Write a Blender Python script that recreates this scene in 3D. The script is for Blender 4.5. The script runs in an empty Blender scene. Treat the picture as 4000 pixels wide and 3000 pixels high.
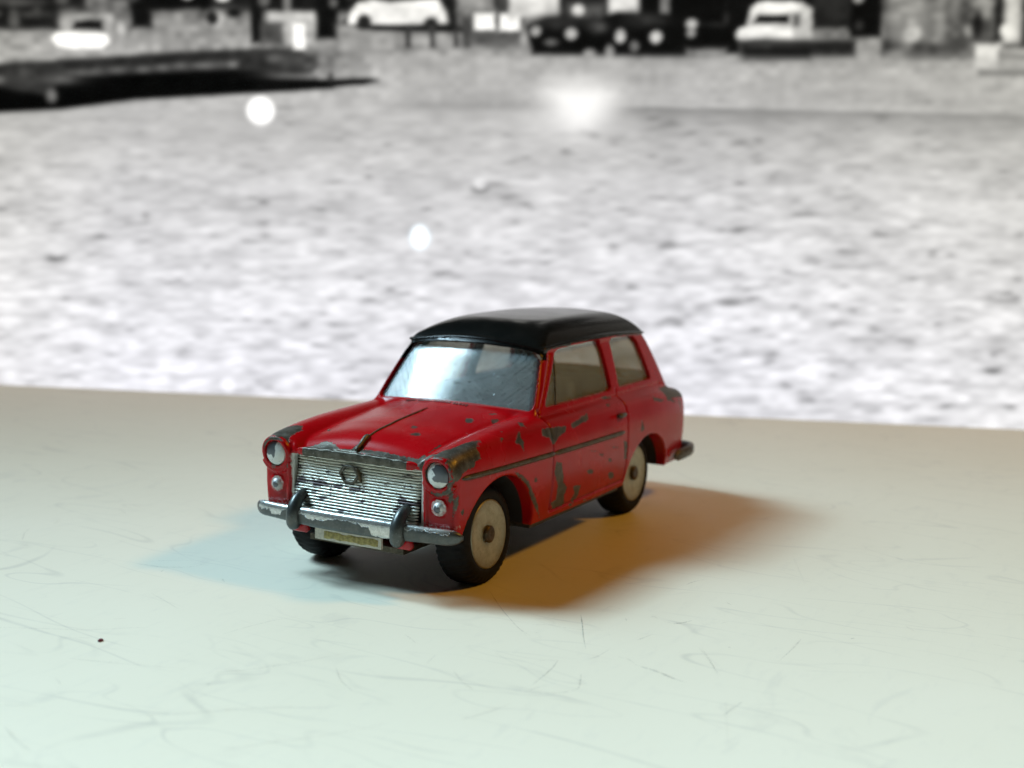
import bpy, math, random
import numpy as np

# ------------------------------------------------------------------ camera, world, lamps, exposure
# All shapes are written in millimetres (x forward along the toy, y to the toy's left, z up) and scaled to metres.
MM = 0.001
scene = bpy.context.scene
CAM = np.array([149.306, 100.875, 51.950])
CR = np.array([-0.48725492, 0.8730246, 0.0202653])
CU = np.array([-0.1105348, -0.0846786, 0.99025835])
CF = np.array([-0.86623594, -0.48026823, -0.13775966])
from mathutils import Matrix, Vector
cd = bpy.data.cameras.new('camera')
cam = bpy.data.objects.new('camera', cd)
scene.collection.objects.link(cam)
M = Matrix.Identity(4)
for i in range(3):
    M[i][0] = CR[i]; M[i][1] = CU[i]; M[i][2] = -CF[i]; M[i][3] = CAM[i] * MM
cam.matrix_world = M
cd.sensor_width = 36.0
cd.lens = 45.01
cd.clip_start = 0.002
cd.clip_end = 20.0
cd.dof.use_dof = True
cd.dof.focus_distance = 0.170
cd.dof.aperture_fstop = 28.0
scene.camera = cam

world = bpy.data.worlds.new('World')
scene.world = world
world.use_nodes = True
bg = world.node_tree.nodes['Background']
bg.inputs['Color'].default_value = (0.72, 0.80, 0.78, 1)
bg.inputs['Strength'].default_value = 0.008

def area_lamp(name, az, el, dist, size, size_y, power, color, aim, spread=180, shape='RECTANGLE'):
    ld = bpy.data.lights.new(name, 'AREA')
    ld.shape = shape; ld.size = size; ld.size_y = size_y
    ld.energy = power; ld.color = color; ld.spread = math.radians(spread)
    o = bpy.data.objects.new(name, ld)
    scene.collection.objects.link(o)
    a, e = math.radians(az), math.radians(el)
    c = Vector((-0.015, 0, 0.012))
    o.location = c + dist * Vector((math.cos(e) * math.cos(a), math.cos(e) * math.sin(a), math.sin(e)))
    d = Vector(aim) - o.location
    o.rotation_euler = d.to_track_quat('-Z', 'Y').to_euler()
    return o
# cool daylight from a window on the left, small warm lamp on the right
area_lamp('window_light', -70, 49, 0.90, 0.31, 0.26, 2.3, (0.60, 0.86, 1.0), (0.28, 0.35, 0.0), 62)
area_lamp('window_sky', -68, 46, 0.95, 0.55, 0.45, 1.3, (0.56, 0.83, 1.0), (0.28, 0.35, 0.0), 62)
area_lamp('warm_lamp', 116, 46, 0.90, 0.11, 0.11, 2.4, (1.0, 0.45, 0.035), (0, 0, 0.01), 180, 'DISK')

vs = scene.view_settings
vs.view_transform = 'Standard'
vs.look = 'None'
vs.exposure = 0.0
vs.gamma = 1.0
vs.use_curve_mapping = False

# ------------------------------------------------------------------ helpers
rng = np.random.default_rng(7)
random.seed(7)

def mesh_obj(name, verts, faces, mat=None, parent=None, smooth=True, normals=None, attrs=None):
    me = bpy.data.meshes.new(name)
    verts = np.asarray(verts, float) * MM
    faces = faces if isinstance(faces, list) else faces.tolist()
    me.from_pydata(verts.tolist(), [], faces)
    if smooth:
        me.polygons.foreach_set('use_smooth', np.ones(len(me.polygons), bool))
    if attrs:
        for k, v in attrs.items():
            if v.ndim == 1:
                a = me.attributes.new(k, 'FLOAT', 'POINT'); a.data.foreach_set('value', v.astype(np.float32))
            else:
                a = me.attributes.new(k, 'FLOAT_COLOR', 'POINT')
                c = np.ones((len(v), 4), np.float32); c[:, :3] = v
                a.data.foreach_set('color', c.ravel())
    me.update()
    if normals is not None:
        me.normals_split_custom_set_from_vertices(normals.tolist())
    if mat: me.materials.append(mat)
    o = bpy.data.objects.new(name, me)
    scene.collection.objects.link(o)
    if parent is not None: o.parent = parent
    return o

def empty(name, loc=(0, 0, 0), parent=None):
    o = bpy.data.objects.new(name, None)
    o.empty_display_size = 0.005
    o.location = [c * MM for c in loc]
    scene.collection.objects.link(o)
    if parent is not None: o.parent = parent
    return o

def tag(o, label=None, cat=None, group=None, kind=None):
    if label: o['label'] = label
    if cat: o['category'] = cat
    if group: o['group'] = group
    if kind: o['kind'] = kind
    return o

def sweep(path, section, scale=None, up=(0, 0, 1), closed_section=True):
    """section: (M,2) [side, up] in the frame of the path, scale (N,) or (N,2). Ends capped with a fan."""
    path = np.asarray(path, float); n = len(path); section = np.asarray(section, float); m = len(section)
    t = np.gradient(path, axis=0); t /= np.linalg.norm(t, axis=1, keepdims=True)
    upv = np.asarray(up, float)
    side = np.cross(t, upv); side /= np.linalg.norm(side, axis=1, keepdims=True)
    u2 = np.cross(side, t)
    sc = np.ones((n, 2)) if scale is None else np.broadcast_to(np.asarray(scale, float).reshape(n, -1), (n, 2))
    V = path[:, None, :] + side[:, None, :] * (section[None, :, 0] * sc[:, :1])[..., None] + u2[:, None, :] * (section[None, :, 1] * sc[:, 1:])[..., None]
    V = V.reshape(-1, 3); F = []
    for i in range(n - 1):
        for j in range(m):
            k = (j + 1) % m
            F.append([i * m + j, i * m + k, (i + 1) * m + k, (i + 1) * m + j])
    F.append(list(range(m))[::-1]); F.append([(n - 1) * m + j for j in range(m)])
    return V, F

def circle(r, m=12, ry=None):
    a = np.linspace(0, 2 * np.pi, m, endpoint=False)
    return np.stack([r * np.cos(a), (ry or r) * np.sin(a)], 1)

def rrect(w, h, r, n=5):
    pts = []
    for cx, cy, a0 in ((w - r, h - r, 0), (-w + r, h - r, 90), (-w + r, -h + r, 180), (w - r, -h + r, 270)):
        for a in np.linspace(a0, a0 + 90, n):
            pts.append((cx + r * math.cos(math.radians(a)), cy + r * math.sin(math.radians(a))))
    return np.array(pts)

def lathe(profile, axis_pt, seg=64, mod=None):
    """profile (N,2): (y offset along the axle, radius). Axle along y."""
    profile = np.asarray(profile, float); n = len(profile)
    a = np.linspace(0, 2 * np.pi, seg, endpoint=False)
    V = np.zeros((n, seg, 3))
    for i, (yy, r) in enumerate(profile):
        rr = r + (mod(i, a) if mod else 0)
        V[i, :, 0] = rr * np.cos(a); V[i, :, 1] = yy; V[i, :, 2] = rr * np.sin(a)
    V = V.reshape(-1, 3) + np.asarray(axis_pt, float)
    F = []
    for i in range(n - 1):
        for j in range(seg):
            k = (j + 1) % seg
            F.append([i * seg + j, i * seg + k, (i + 1) * seg + k, (i + 1) * seg + j])
    if profile[0][1] > 1e-6: F.append([j for j in range(seg)][::-1])
    if profile[-1][1] > 1e-6: F.append([(n - 1) * seg + j for j in range(seg)])
    return V, F

def dome(c, r, depth, normal=(1, 0, 0), rings=7, seg=28):
    nrm = np.asarray(normal, float); nrm /= np.linalg.norm(nrm)
    a1 = np.cross(nrm, [0, 0, 1.0]); a1 /= np.linalg.norm(a1); a2 = np.cross(a1, nrm)
    V = [np.asarray(c, float) + nrm * depth]; F = []
    for i in range(1, rings + 1):
        t = i / rings; rr = r * math.sin(t * math.pi / 2); h = depth * math.cos(t * math.pi / 2)
        for j in range(seg):
            a = 2 * math.pi * j / seg
            V.append(np.asarray(c) + a1 * rr * math.cos(a) + a2 * rr * math.sin(a) + nrm * h)
    for j in range(seg): F.append([0, 1 + j, 1 + (j + 1) % seg])
    for i in range(rings - 1):
        for j in range(seg):
            k = (j + 1) % seg
            F.append([1 + i * seg + j, 1 + (i + 1) * seg + j, 1 + (i + 1) * seg + k, 1 + i * seg + k])
    F.append([1 + (rings - 1) * seg + j for j in range(seg)][::-1])
    return np.array(V), F

# ------------------------------------------------------------------ materials
class NB:
    """tiny node builder"""
    def __init__(self, name):
        self.m = bpy.data.materials.new(name); self.m.use_nodes = True
        self.t = self.m.node_tree; self.t.nodes.clear()
        self.out = self.n('ShaderNodeOutputMaterial')
    def n(self, typ, **kw):
        nd = self.t.nodes.new(typ)
        for k, v in kw.items(): setattr(nd, k, v)
        return nd
    def put(self, sock, v):
        if isinstance(v, (int, float)): sock.default_value = v
        elif isinstance(v, tuple): sock.default_value = v if len(v) == len(sock.default_value) else (*v, 1)
        else: self.t.links.new(v, sock)
    def math(self, op, a, b=0.0, c=0.0, clamp=False):
        nd = self.n('ShaderNodeMath', operation=op, use_clamp=clamp)
        for s, v in zip(nd.inputs, (a, b, c)): self.put(s, v)
        return nd.outputs[0]
    def mix(self, f, a, b):
        nd = self.n('ShaderNodeMix', data_type='RGBA')
        self.put(nd.inputs['Factor'], f); self.put(nd.inputs[6], a); self.put(nd.inputs[7], b)
        return nd.outputs[2]
    def mixf(self, f, a, b):
        nd = self.n('ShaderNodeMix', data_type='FLOAT')
        self.put(nd.inputs[0], f); self.put(nd.inputs[2], a); self.put(nd.inputs[3], b)
        return nd.outputs[0]
    def coord(self, scale=(1, 1, 1), rot=(0, 0, 0), loc=(0, 0, 0)):
        c = self.n('ShaderNodeTexCoord'); mp = self.n('ShaderNodeMapping')
        mp.inputs['Scale'].default_value = scale; mp.inputs['Rotation'].default_value = rot; mp.inputs['Location'].default_value = loc
        self.t.links.new(c.outputs['Object'], mp.inputs['Vector'])
        return mp.outputs[0]
    def noise(self, vec, scale, detail=3.0, rough=0.55, dist=0.0):
        nd = self.n('ShaderNodeTexNoise')
        self.t.links.new(vec, nd.inputs['Vector'])
        nd.inputs['Scale'].default_value = scale; nd.inputs['Detail'].default_value = detail
        nd.inputs['Roughness'].default_value = rough; nd.inputs['Distortion'].default_value = dist
        return nd.outputs[0]
    def ramp(self, v, lo, hi):
        nd = self.n('ShaderNodeMapRange', interpolation_type='SMOOTHSTEP')
        self.put(nd.inputs['Value'], v); nd.inputs['From Min'].default_value = lo; nd.inputs['From Max'].default_value = hi
        return nd.outputs[0]
    def attr(self, name):
        nd = self.n('ShaderNodeAttribute', attribute_name=name)
        return nd
    def bump(self, h, strength=0.3, dist=0.0001, normal=None):
        nd = self.n('ShaderNodeBump'); nd.inputs['Strength'].default_value = strength; nd.inputs['Distance'].default_value = dist
        self.put(nd.inputs['Height'], h)
        if normal is not None: self.t.links.new(normal, nd.inputs['Normal'])
        return nd.outputs[0]
    def bsdf(self, **kw):
        nd = self.n('ShaderNodeBsdfPrincipled')
        for k, v in kw.items(): self.put(nd.inputs[k.replace('_', ' ')], v)
        return nd.outputs[0]
    def finish(self, sh):
        self.t.links.new(sh, self.out.inputs['Surface']); return self.m

def zamak(b, v):
    """colour, roughness and height of bare, tarnished zinc casting"""
    n1 = b.noise(v, 900, 4, 0.6); n2 = b.noise(v, 3200, 3, 0.6)
    col = b.mix(b.ramp(n1, 0.35, 0.7), (0.066, 0.061, 0.048), (0.140, 0.131, 0.108))
    col = b.mix(b.ramp(n2, 0.58, 0.75), col, (0.26, 0.26, 0.25))
    return col, b.mixf(n1, 0.30, 0.55), n2

def mat_paint(name, base, base2, rough=0.22, dusty=0.05, spec=0.27):
    b = NB(name); v = b.coord()
    chip = b.attr('chip').outputs['Fac']; silver = b.attr('silver').outputs['Fac']; inner = b.attr('inner').outputs['Fac']
    wear = b.attr('wear').outputs['Fac']
    ragged = b.math('MULTIPLY', b.math('SUBTRACT', b.noise(v, 1900, 5, 0.72, 0.7), 0.5), 1.15)
    fine = b.math('MULTIPLY', b.math('SUBTRACT', b.noise(v, 5200, 3, 0.6), 0.5), 0.35)
    d = b.math('ADD', b.math('ADD', chip, ragged), b.math('ADD', fine, -0.02))
    sp = b.math('SUBTRACT', b.noise(v, 620, 5, 0.62, 0.6), b.math('SUBTRACT', 0.78, wear))
    bare = b.math('MAXIMUM', b.ramp(d, -0.03, 0.05), b.ramp(sp, 0.0, 0.012))
    zc, zr, zh = zamak(b, v)
    n = b.noise(v, 120, 3); nf = b.noise(v, 2600, 2)
    red = b.mix(b.ramp(n, 0.3, 0.7), base, base2)
    dust = b.math('MULTIPLY', b.ramp(b.noise(v, 330, 5, 0.7), 0.45, 0.8), dusty)
    red = b.mix(dust, red, (0.55, 0.45, 0.42))
    sv = b.ramp(b.math('ADD', silver, b.math('MULTIPLY', b.math('SUBTRACT', nf, 0.5), 0.8)), 0.3, 0.75)
    col = b.mix(sv, red, (0.62, 0.62, 0.58))
    col = b.mix(bare, col, zc)
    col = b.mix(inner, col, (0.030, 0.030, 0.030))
    r = b.mixf(bare, b.mixf(n, rough, rough + 0.14), zr)
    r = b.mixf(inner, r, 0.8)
    met = b.math('MULTIPLY', bare, 0.55)
    h = b.math('ADD', b.math('MULTIPLY', bare, -1.0), b.math('MULTIPLY', b.noise(v, 700, 3), 0.10))
    nb = b.bump(h, 0.55, 0.00009)
    return b.finish(b.bsdf(Base_Color=col, Roughness=r, Metallic=met, Normal=nb, Specular_IOR_Level=spec))

def mat_plated(name, bare_lo=-0.1, bare_hi=0.1):
    """silver-painted trim worn down to grey zinc where the attribute 'chip' is positive"""
    b = NB(name); v = b.coord()
    chip = b.attr('chip').outputs['Fac']
    ragged = b.math('MULTIPLY', b.math('SUBTRACT', b.noise(v, 900, 5, 0.66, 0.6), 0.5), 1.7)
    bare = b.ramp(b.math('ADD', chip, ragged), -0.03, 0.04)
    zc, zr, zh = zamak(b, v)
    n1 = b.noise(v, 1700, 3)
    sil = b.mix(b.ramp(n1, 0.35, 0.75), (0.55, 0.56, 0.54), (0.72, 0.73, 0.71))
    sp = b.ramp(b.noise(v, 2400, 2, 0.5), 0.68, 0.72)
    sil = b.mix(b.math('MULTIPLY', sp, 0.7), sil, (0.25, 0.05, 0.05))
    col = b.mix(bare, sil, b.mix(0.55, zc, (0.105, 0.125, 0.135)))
    nb = b.bump(b.math('ADD', b.math('MULTIPLY', bare, -1.0), b.math('MULTIPLY', n1, 0.5)), 0.6, 0.00009)
    return b.finish(b.bsdf(Base_Color=col, Roughness=b.mixf(bare, 0.27, 0.36), Metallic=b.mixf(bare, 0.75, 0.7), Normal=nb))

def mat_zamak(name, tint=(1, 1, 1)):
    b = NB(name); v = b.coord()
    zc, zr, zh = zamak(b, v)
    nd = b.n('ShaderNodeMix', data_type='RGBA', blend_type='MULTIPLY'); nd.inputs[0].default_value = 1
    b.put(nd.inputs[6], zc); b.put(nd.inputs[7], tint)
    nb = b.bump(b.noise(v, 1600, 4), 0.5, 0.0001)
    return b.finish(b.bsdf(Base_Color=nd.outputs[2], Roughness=zr, Metallic=0.55, Normal=nb))

def mat_simple(name, col, rough=0.5, metal=0.0, var=0.15, scale=800, bump=0.15, spec=0.5):
    b = NB(name); v = b.coord()
    n = b.noise(v, scale, 4)
    c = b.mix(b.ramp(n, 0.3, 0.72), tuple(c * (1 - var) for c in col), tuple(min(1, c * (1 + var)) for c in col))
    return b.finish(b.bsdf(Base_Color=c, Roughness=b.mixf(n, max(0.03, rough - 0.08), rough + 0.08), Metallic=metal, Normal=b.bump(n, bump, 0.00008), Specular_IOR_Level=spec))

def mat_grille():
    b = NB('worn_silver_grille'); v = b.coord()
    # silver bars with dark worn patches that line up in ragged columns
    n = b.noise(b.coord(scale=(1, 0.55, 1.6)), 620, 3, 0.55, 0.2); f = b.noise(v, 2600, 4, 0.65)
    a = b.attr('wear').outputs['Fac']
    d = b.math('ADD', b.math('ADD', n, b.math('MULTIPLY', b.math('SUBTRACT', f, 0.5), 0.28)), a)
    worn = b.ramp(d, 0.595, 0.665)
    sil = b.mix(f, (0.68, 0.68, 0.60), (0.80, 0.81, 0.74))
    col = b.mix(worn, sil, (0.12, 0.095, 0.10))
    nb = b.bump(b.math('ADD', b.math('MULTIPLY', worn, -0.6), b.math('MULTIPLY', f, 0.5)), 0.35, 0.00008)
    return b.finish(b.bsdf(Base_Color=col, Roughness=b.mixf(worn, 0.36, 0.5), Metallic=0.50, Normal=nb))

def mat_lamp(name):
    b = NB(name); v = b.coord()
    chip = b.attr('chip').outputs['Fac']
    d = b.math('ADD', chip, b.math('MULTIPLY', b.math('SUBTRACT', b.noise(v, 1800, 4, 0.6, 0.4), 0.5), 0.7))
    bare = b.ramp(d, -0.03, 0.04)
    f = b.noise(v, 3800, 3)
    sil = b.mix(f, (0.60, 0.62, 0.60), (0.72, 0.74, 0.72))
    sil = b.mix(b.math('MULTIPLY', b.ramp(b.noise(v, 3000, 2), 0.66, 0.7), 0.6), sil, (0.10, 0.09, 0.10))
    col = b.mix(bare, sil, (0.13, 0.14, 0.155))
    nb = b.bump(b.math('ADD', b.math('MULTIPLY', bare, -1.0), b.math('MULTIPLY', f, 0.3)), 0.5, 0.0001)
    return b.finish(b.bsdf(Base_Color=col, Roughness=b.mixf(bare, 0.38, 0.34), Metallic=b.mixf(bare, 0.25, 0.6), Normal=nb))

def mat_glass():
    b = NB('scratched_clear_plastic'); v = b.coord()
    fres = b.n('ShaderNodeFresnel'); geo = b.n('ShaderNodeNewGeometry')
    b.put(fres.inputs['IOR'], b.mixf(geo.outputs['Backfacing'], 1.5, 1 / 1.5))   # thin sheet: same reflectance on both faces
    gl = b.n('ShaderNodeBsdfGlossy'); 
    sc = b.noise(b.coord(scale=(1, 1, 0.25), rot=(0.5, 0.3, 0.6)), 1500, 3, 0.7, 0.5)
    b.put(gl.inputs['Roughness'], b.mixf(b.noise(v, 260, 4), 0.06, 0.20))
    b.t.links.new(b.bump(b.math('ADD', sc, b.math('MULTIPLY', b.noise(v, 140, 2), 2.0)), 0.10, 0.0001), gl.inputs['Normal'])
    tr = b.n('ShaderNodeBsdfTransparent'); tr.inputs['Color'].default_value = (0.88, 0.875, 0.83, 1)
    df = b.n('ShaderNodeBsdfDiffuse'); df.inputs['Color'].default_value = (0.52, 0.60, 0.62, 1)
    scr = b.ramp(b.noise(b.coord(scale=(1.0, 0.35, 1.0), rot=(0.9, 0.2, 0.3)), 900, 4, 0.75, 1.0), 0.60, 0.78)
    haze = b.math('ADD', b.math('MULTIPLY', scr, 0.16), b.math('MULTIPLY', b.noise(v, 210, 5, 0.7), 0.50))
    m1 = b.n('ShaderNodeMixShader'); b.put(m1.inputs[0], haze); b.t.links.new(tr.outputs[0], m1.inputs[1]); b.t.links.new(df.outputs[0], m1.inputs[2])
    m2 = b.n('ShaderNodeMixShader'); b.put(m2.inputs[0], b.math('MULTIPLY', fres.outputs[0], 1.0, clamp=True))
    b.t.links.new(m1.outputs[0], m2.inputs[1]); b.t.links.new(gl.outputs[0], m2.inputs[2])
    return b.finish(m2.outputs[0])

def mat_rim():
    b = NB('spun_metal_wheel'); v = b.coord()
    sx = b.n('ShaderNodeSeparateXYZ'); b.t.links.new(v, sx.inputs[0])
    rad = b.math('SQRT', b.math('ADD', b.math('MULTIPLY', sx.outputs[0], sx.outputs[0]), b.math('MULTIPLY', sx.outputs[2], sx.outputs[2])))
    n = b.noise(v, 420, 5, 0.65, 0.3); f = b.noise(v, 3600, 4, 0.65)
    rings = b.math('SINE', b.math('MULTIPLY', rad, 14000.0))
    col = b.mix(b.ramp(n, 0.3, 0.7), (0.33, 0.335, 0.25), (0.50, 0.51, 0.40))
    grime = b.math('MULTIPLY', b.ramp(b.math('ADD', b.math('ABSOLUTE', b.math('SUBTRACT', rad, 0.0028)), b.math('MULTIPLY', f, 0.0012)), 0.0013, 0.0026), 0.55)
    col = b.mix(grime, col, (0.20, 0.17, 0.11))
    col = b.mix(b.math('MULTIPLY', b.ramp(f, 0.56, 0.70), 0.45), col, (0.17, 0.14, 0.09))
    h = b.math('ADD', b.math('MULTIPLY', rings, 0.12), f)
    return b.finish(b.bsdf(Base_Color=col, Roughness=b.mixf(n, 0.34, 0.50), Metallic=0.6, Normal=b.bump(h, 0.25, 0.00008)))

def mat_board():
    b = NB('cream_laminate'); v = b.coord()
    n1 = b.noise(v, 9, 4, 0.6); n2 = b.noise(b.coord(scale=(1, 3.0, 1), rot=(0, 0, 0.35)), 160, 5, 0.7); n3 = b.noise(v, 1500, 3, 0.7)
    col = b.mix(b.ramp(n1, 0.3, 0.75), (0.775, 0.74, 0.605), (0.815, 0.785, 0.655))
    col = b.mix(b.math('MULTIPLY', b.ramp(n2, 0.52, 0.75), 0.20), col, (0.62, 0.60, 0.53))
    col = b.mix(b.math('MULTIPLY', b.ramp(n3, 0.6, 0.8), 0.10), col, (0.50, 0.48, 0.42))
    # faint smudges
    sm = b.ramp(b.noise(b.coord(scale=(1, 2.2, 1), rot=(0, 0, -0.6)), 55, 4, 0.6, 0.8), 0.60, 0.72)
    col = b.mix(b.math('MULTIPLY', sm, 0.16), col, (0.48, 0.47, 0.43))
    # hair scratches
    for k, (rz, sc, th, amt) in enumerate(((0.3, 30, 0.0045, 0.26), (1.3, 26, 0.0040, 0.24), (-0.7, 44, 0.0055, 0.22), (0.8, 58, 0.0065, 0.20), (2.2, 70, 0.0075, 0.18))):
        w = b.noise(b.coord(rot=(0, 0, rz), scale=(1, 0.30, 1), loc=(k * 3.7, k, 0)), sc, 2, 0.5, 0.3)
        line = b.math('SUBTRACT', 1.0, b.ramp(b.math('ABSOLUTE', b.math('SUBTRACT', w, 0.5)), 0.0, th))
        brk = b.ramp(b.noise(b.coord(loc=(k, 5 * k, 2)), 38, 4, 0.65), 0.42, 0.66)
        col = b.mix(b.math('MULTIPLY', b.math('MULTIPLY', line, brk), amt), col, (0.30, 0.29, 0.27))
    nb = b.bump(b.math('ADD', b.noise(v, 700, 4, 0.6), b.math('MULTIPLY', n2, 0.6)), 0.10, 0.0002)
    return b.finish(b.bsdf(Base_Color=col, Roughness=b.mixf(n2, 0.42, 0.60), Normal=nb, Specular_IOR_Level=0.35))

def mat_picture():
    b = NB('picture_on_screen')
    em = b.n('ShaderNodeEmission')
    b.t.links.new(b.attr('picture').outputs['Color'], em.inputs['Color'])
    em.inputs['Strength'].default_value = 1.0
    gl = b.n('ShaderNodeBsdfGlossy'); gl.inputs['Roughness'].default_value = 0.3; gl.inputs['Color'].default_value = (0.02, 0.02, 0.02, 1)
    ad = b.n('ShaderNodeAddShader')
    b.t.links.new(em.outputs[0], ad.inputs[0]); b.t.links.new(gl.outputs[0], ad.inputs[1])
    b.m.cycles.emission_sampling = 'NONE'
    return b.finish(ad.outputs[0])

RED = mat_paint('chipped_red_paint', (0.37, 0.0010, 0.0040), (0.44, 0.0022, 0.0062), 0.19, 0.010)
BLACK = mat_paint('black_roof_paint', (0.005, 0.006, 0.0055), (0.007, 0.007, 0.006), 0.12, 0.008, 0.26)
ZAMAK = mat_zamak('bare_zinc')
LIPMAT = mat_paint('worn_lip_paint', (0.37, 0.0010, 0.0040), (0.44, 0.0022, 0.0062), 0.19, 0.010)
PLATED = mat_plated('worn_silver_trim')
GRILLE = mat_grille()
LAMP = mat_lamp('silver_lamp_paint')
GLASS = mat_glass()
RUBBER = mat_simple('black_rubber', (0.006, 0.006, 0.0065), 0.72, 0, 0.3, 1500, 0.3, 0.22)
RIM = mat_rim()
HUB = mat_zamak('rusty_axle_end', (0.75, 0.55, 0.35))
DARK = mat_simple('dark_underside', (0.014, 0.013, 0.012), 0.7)
BASE = mat_zamak('tin_baseplate', (0.7, 0.62, 0.5))
PLATE_W = mat_simple('number_plate_white', (0.62, 0.60, 0.52), 0.5, 0, 0.15, 2500)
PLATE_Y = mat_simple('number_plate_yellowed', (0.36, 0.30, 0.10), 0.55, 0, 0.35, 2200, 0.3)
GRIME = mat_simple('dark_grime', (0.045, 0.015, 0.015), 0.6, 0, 0.4, 3000)
BOARD = mat_board()
PICTURE = mat_picture()
BEZEL = mat_simple('black_screen_housing', (0.02, 0.02, 0.02), 0.5)
FLECK = mat_simple('dark_red_fleck', (0.12, 0.004, 0.02), 0.5)

# ------------------------------------------------------------------ board and screen
en = np.array([-0.349, 0.937]); nn = np.array([0.937, 0.349]); m0 = np.array([-137.0, -66.5])
def board_pt(a, d): return m0 + en * a + nn * d
bev = 0.8; TH = 10.0
outl = [(-185, 0), (330, 0), (330, 430), (-185, 430)]
V = []; 
for ins, zz in ((0, -TH), (0, -bev), (0.25, -0.25), (bev, 0)):
    for (a, d) in outl:
        aa = a + (ins if a < 0 else -ins); dd = d + (ins if d < 1 else -ins)
        p = board_pt(aa, dd); V.append((p[0], p[1], zz))
F = [[3, 2, 1, 0], [12, 13, 14, 15]]
for r in range(3):
    for j in range(4):
        k = (j + 1) % 4; F.append([r * 4 + j, r * 4 + k, (r + 1) * 4 + k, (r + 1) * 4 + j])
board = mesh_obj('board', V, F, BOARD, smooth=False)
tag(board, 'cream laminate board with fine scratches that the red toy car stands on', 'board')

#SHAPES
def smax(a, b, k):
    h = np.maximum(k - np.abs(a - b), 0.0) / k
    return np.maximum(a, b) + h * h * (k * 0.25)
def smin(a, b, k): return -smax(-a, -b, k)
def spl(xs, ys):
    xs = np.asarray(xs, np.float32); ys = np.asarray(ys, np.float32)
    o = np.argsort(xs); xs = xs[o]; ys = ys[o]
    s = np.diff(ys) / np.diff(xs)
    m = np.concatenate([[s[0]], (s[1:] + s[:-1]) / 2, [s[-1]]])
    tx = np.linspace(xs[0], xs[-1], 900); i = np.clip(np.searchsorted(xs, tx, side='right') - 1, 0, len(xs) - 2)
    h = xs[i + 1] - xs[i]; t = (tx - xs[i]) / h
    v = (2*t**3-3*t*t+1)*ys[i] + (t**3-2*t*t+t)*h*m[i] + (-2*t**3+3*t*t)*ys[i+1] + (t**3-t*t)*h*m[i+1]
    tx = tx.astype(np.float32); v = v.astype(np.float32)
    return lambda q: np.interp(q, tx, v).astype(np.float32)
w_plan = spl([15, 12, 9, 4, -8, -25, -45, -58, -66, -71], [15.3, 15.75, 16.1, 16.5, 16.9, 17.1, 17.0, 16.95, 16.7, 16.2])
side_prof = spl([4, 6, 7.5, 9.5, 12, 14.5, 16, 17.5, 19, 20.3, 21.2, 23, 30], [-1.7, -1.0, -0.6, -0.3, -0.05, 0, 0, -0.12, -0.42, -0.95, -1.75, -4.0, -12])
zc_hood = spl([14, 12, 10.6, 9.6, 8, 2, -5, -11, -14, -20, -58, -62, -66, -68, -72], [17.0, 17.8, 18.5, 18.98, 20.0, 21.25, 22.05, 22.75, 23.0, 22.0, 21.6, 21.1, 20.4, 19.8, 18.5])
zf_fend = spl([14, 12, 10.5, 7, 1, -7, -14, -25, -50, -58, -62, -66, -68, -72], [18.6, 19.2, 19.6, 20.2, 20.9, 21.35, 21.6, 21.5, 21.2, 20.9, 20.5, 20.0, 19.6, 18.2])
def lower_fields(x, y, z):
    ay = np.abs(y)
    side = ay - (w_plan(x) + side_prof(z))
    hood = zc_hood(x) - 0.0125 * ay * ay - np.maximum(ay - 9.5, 0) ** 2 * 0.12
    dy = ay - 13.0
    fend = zf_fend(x) - np.where(dy > 0, 0.05, 0.16) * dy * dy
    zt = smax(hood, fend, np.float32(0.5))
    top = z - zt
    front = x - (10.75 - 0.0020 * ay * ay + 0.25 * np.clip((z - 17.0) / 0.5, 0, 1) * np.clip((10.9 - ay) / 0.4, 0, 1) + 0.15 * np.clip((ay - 11) / 1.0, 0, 1) - 0.35 * np.maximum(9.0 - z, 0))
    rear = (-69.9 + 0.004 * ay * ay + 0.020 * np.maximum(z - 13, 0) ** 2) - x
    d = smax(side, top, np.float32(1.3))
    d = smax(d, front, np.float32(0.9))
    d = smax(d, rear, np.float32(1.5))
    d = np.maximum(d, (6.25 + 0.5 * np.clip((-58 - x) / 3, 0, 1) + 2.1 * np.clip((x - 5.0) / 1.5, 0, 1)) - z)
    return d
def cab_fields(x, y, z):
    ay = np.abs(y); zz = z - 22
    side = (ay - (14.6 - 0.24 * zz - 0.009 * zz * zz - 0.18 * ((x + 40) / 21) ** 2 + 0.75 * np.clip((z - 29.9) / 0.9, 0, 1))) * 0.96
    ws = (x + 0.787 * (z - 22.5) + 12.3 + 0.011 * ay * ay - 0.5 * np.clip((z - 30.3) / 0.9, 0, 1)) * 0.79
    rear = (-66.0 + 0.60 * (z - 21) + 0.010 * ay * ay - x) * 0.85
    zr = 34.62 - 0.70 * (ay / 11) ** 2 - 0.55 * ((x + 38) / 20) ** 2
    roof = (z - zr) * 0.97
    kc = (0.9 + 3.0 * np.clip((z - 31.6) / 2.0, 0, 1)).astype(np.float32)
    d = smax(side, ws, kc)
    d = smax(d, rear, np.float32(1.4))
    d = smax(d, roof, np.float32(4.6))
    d = np.maximum(d, 20.0 - z)
    return d, side, ws, rear
zg_x = spl([-10, -19, -30, -42, -54, -64], [30.5, 30.7, 31.1, 31.2, 30.7, 29.9])
def gutter_z(x, y):
    ay = np.abs(y)
    return zg_x(x) + 0.0090 * np.maximum(130 - ay * ay, 0) * np.clip((x + 27) / 6, 0, 1)
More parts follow.
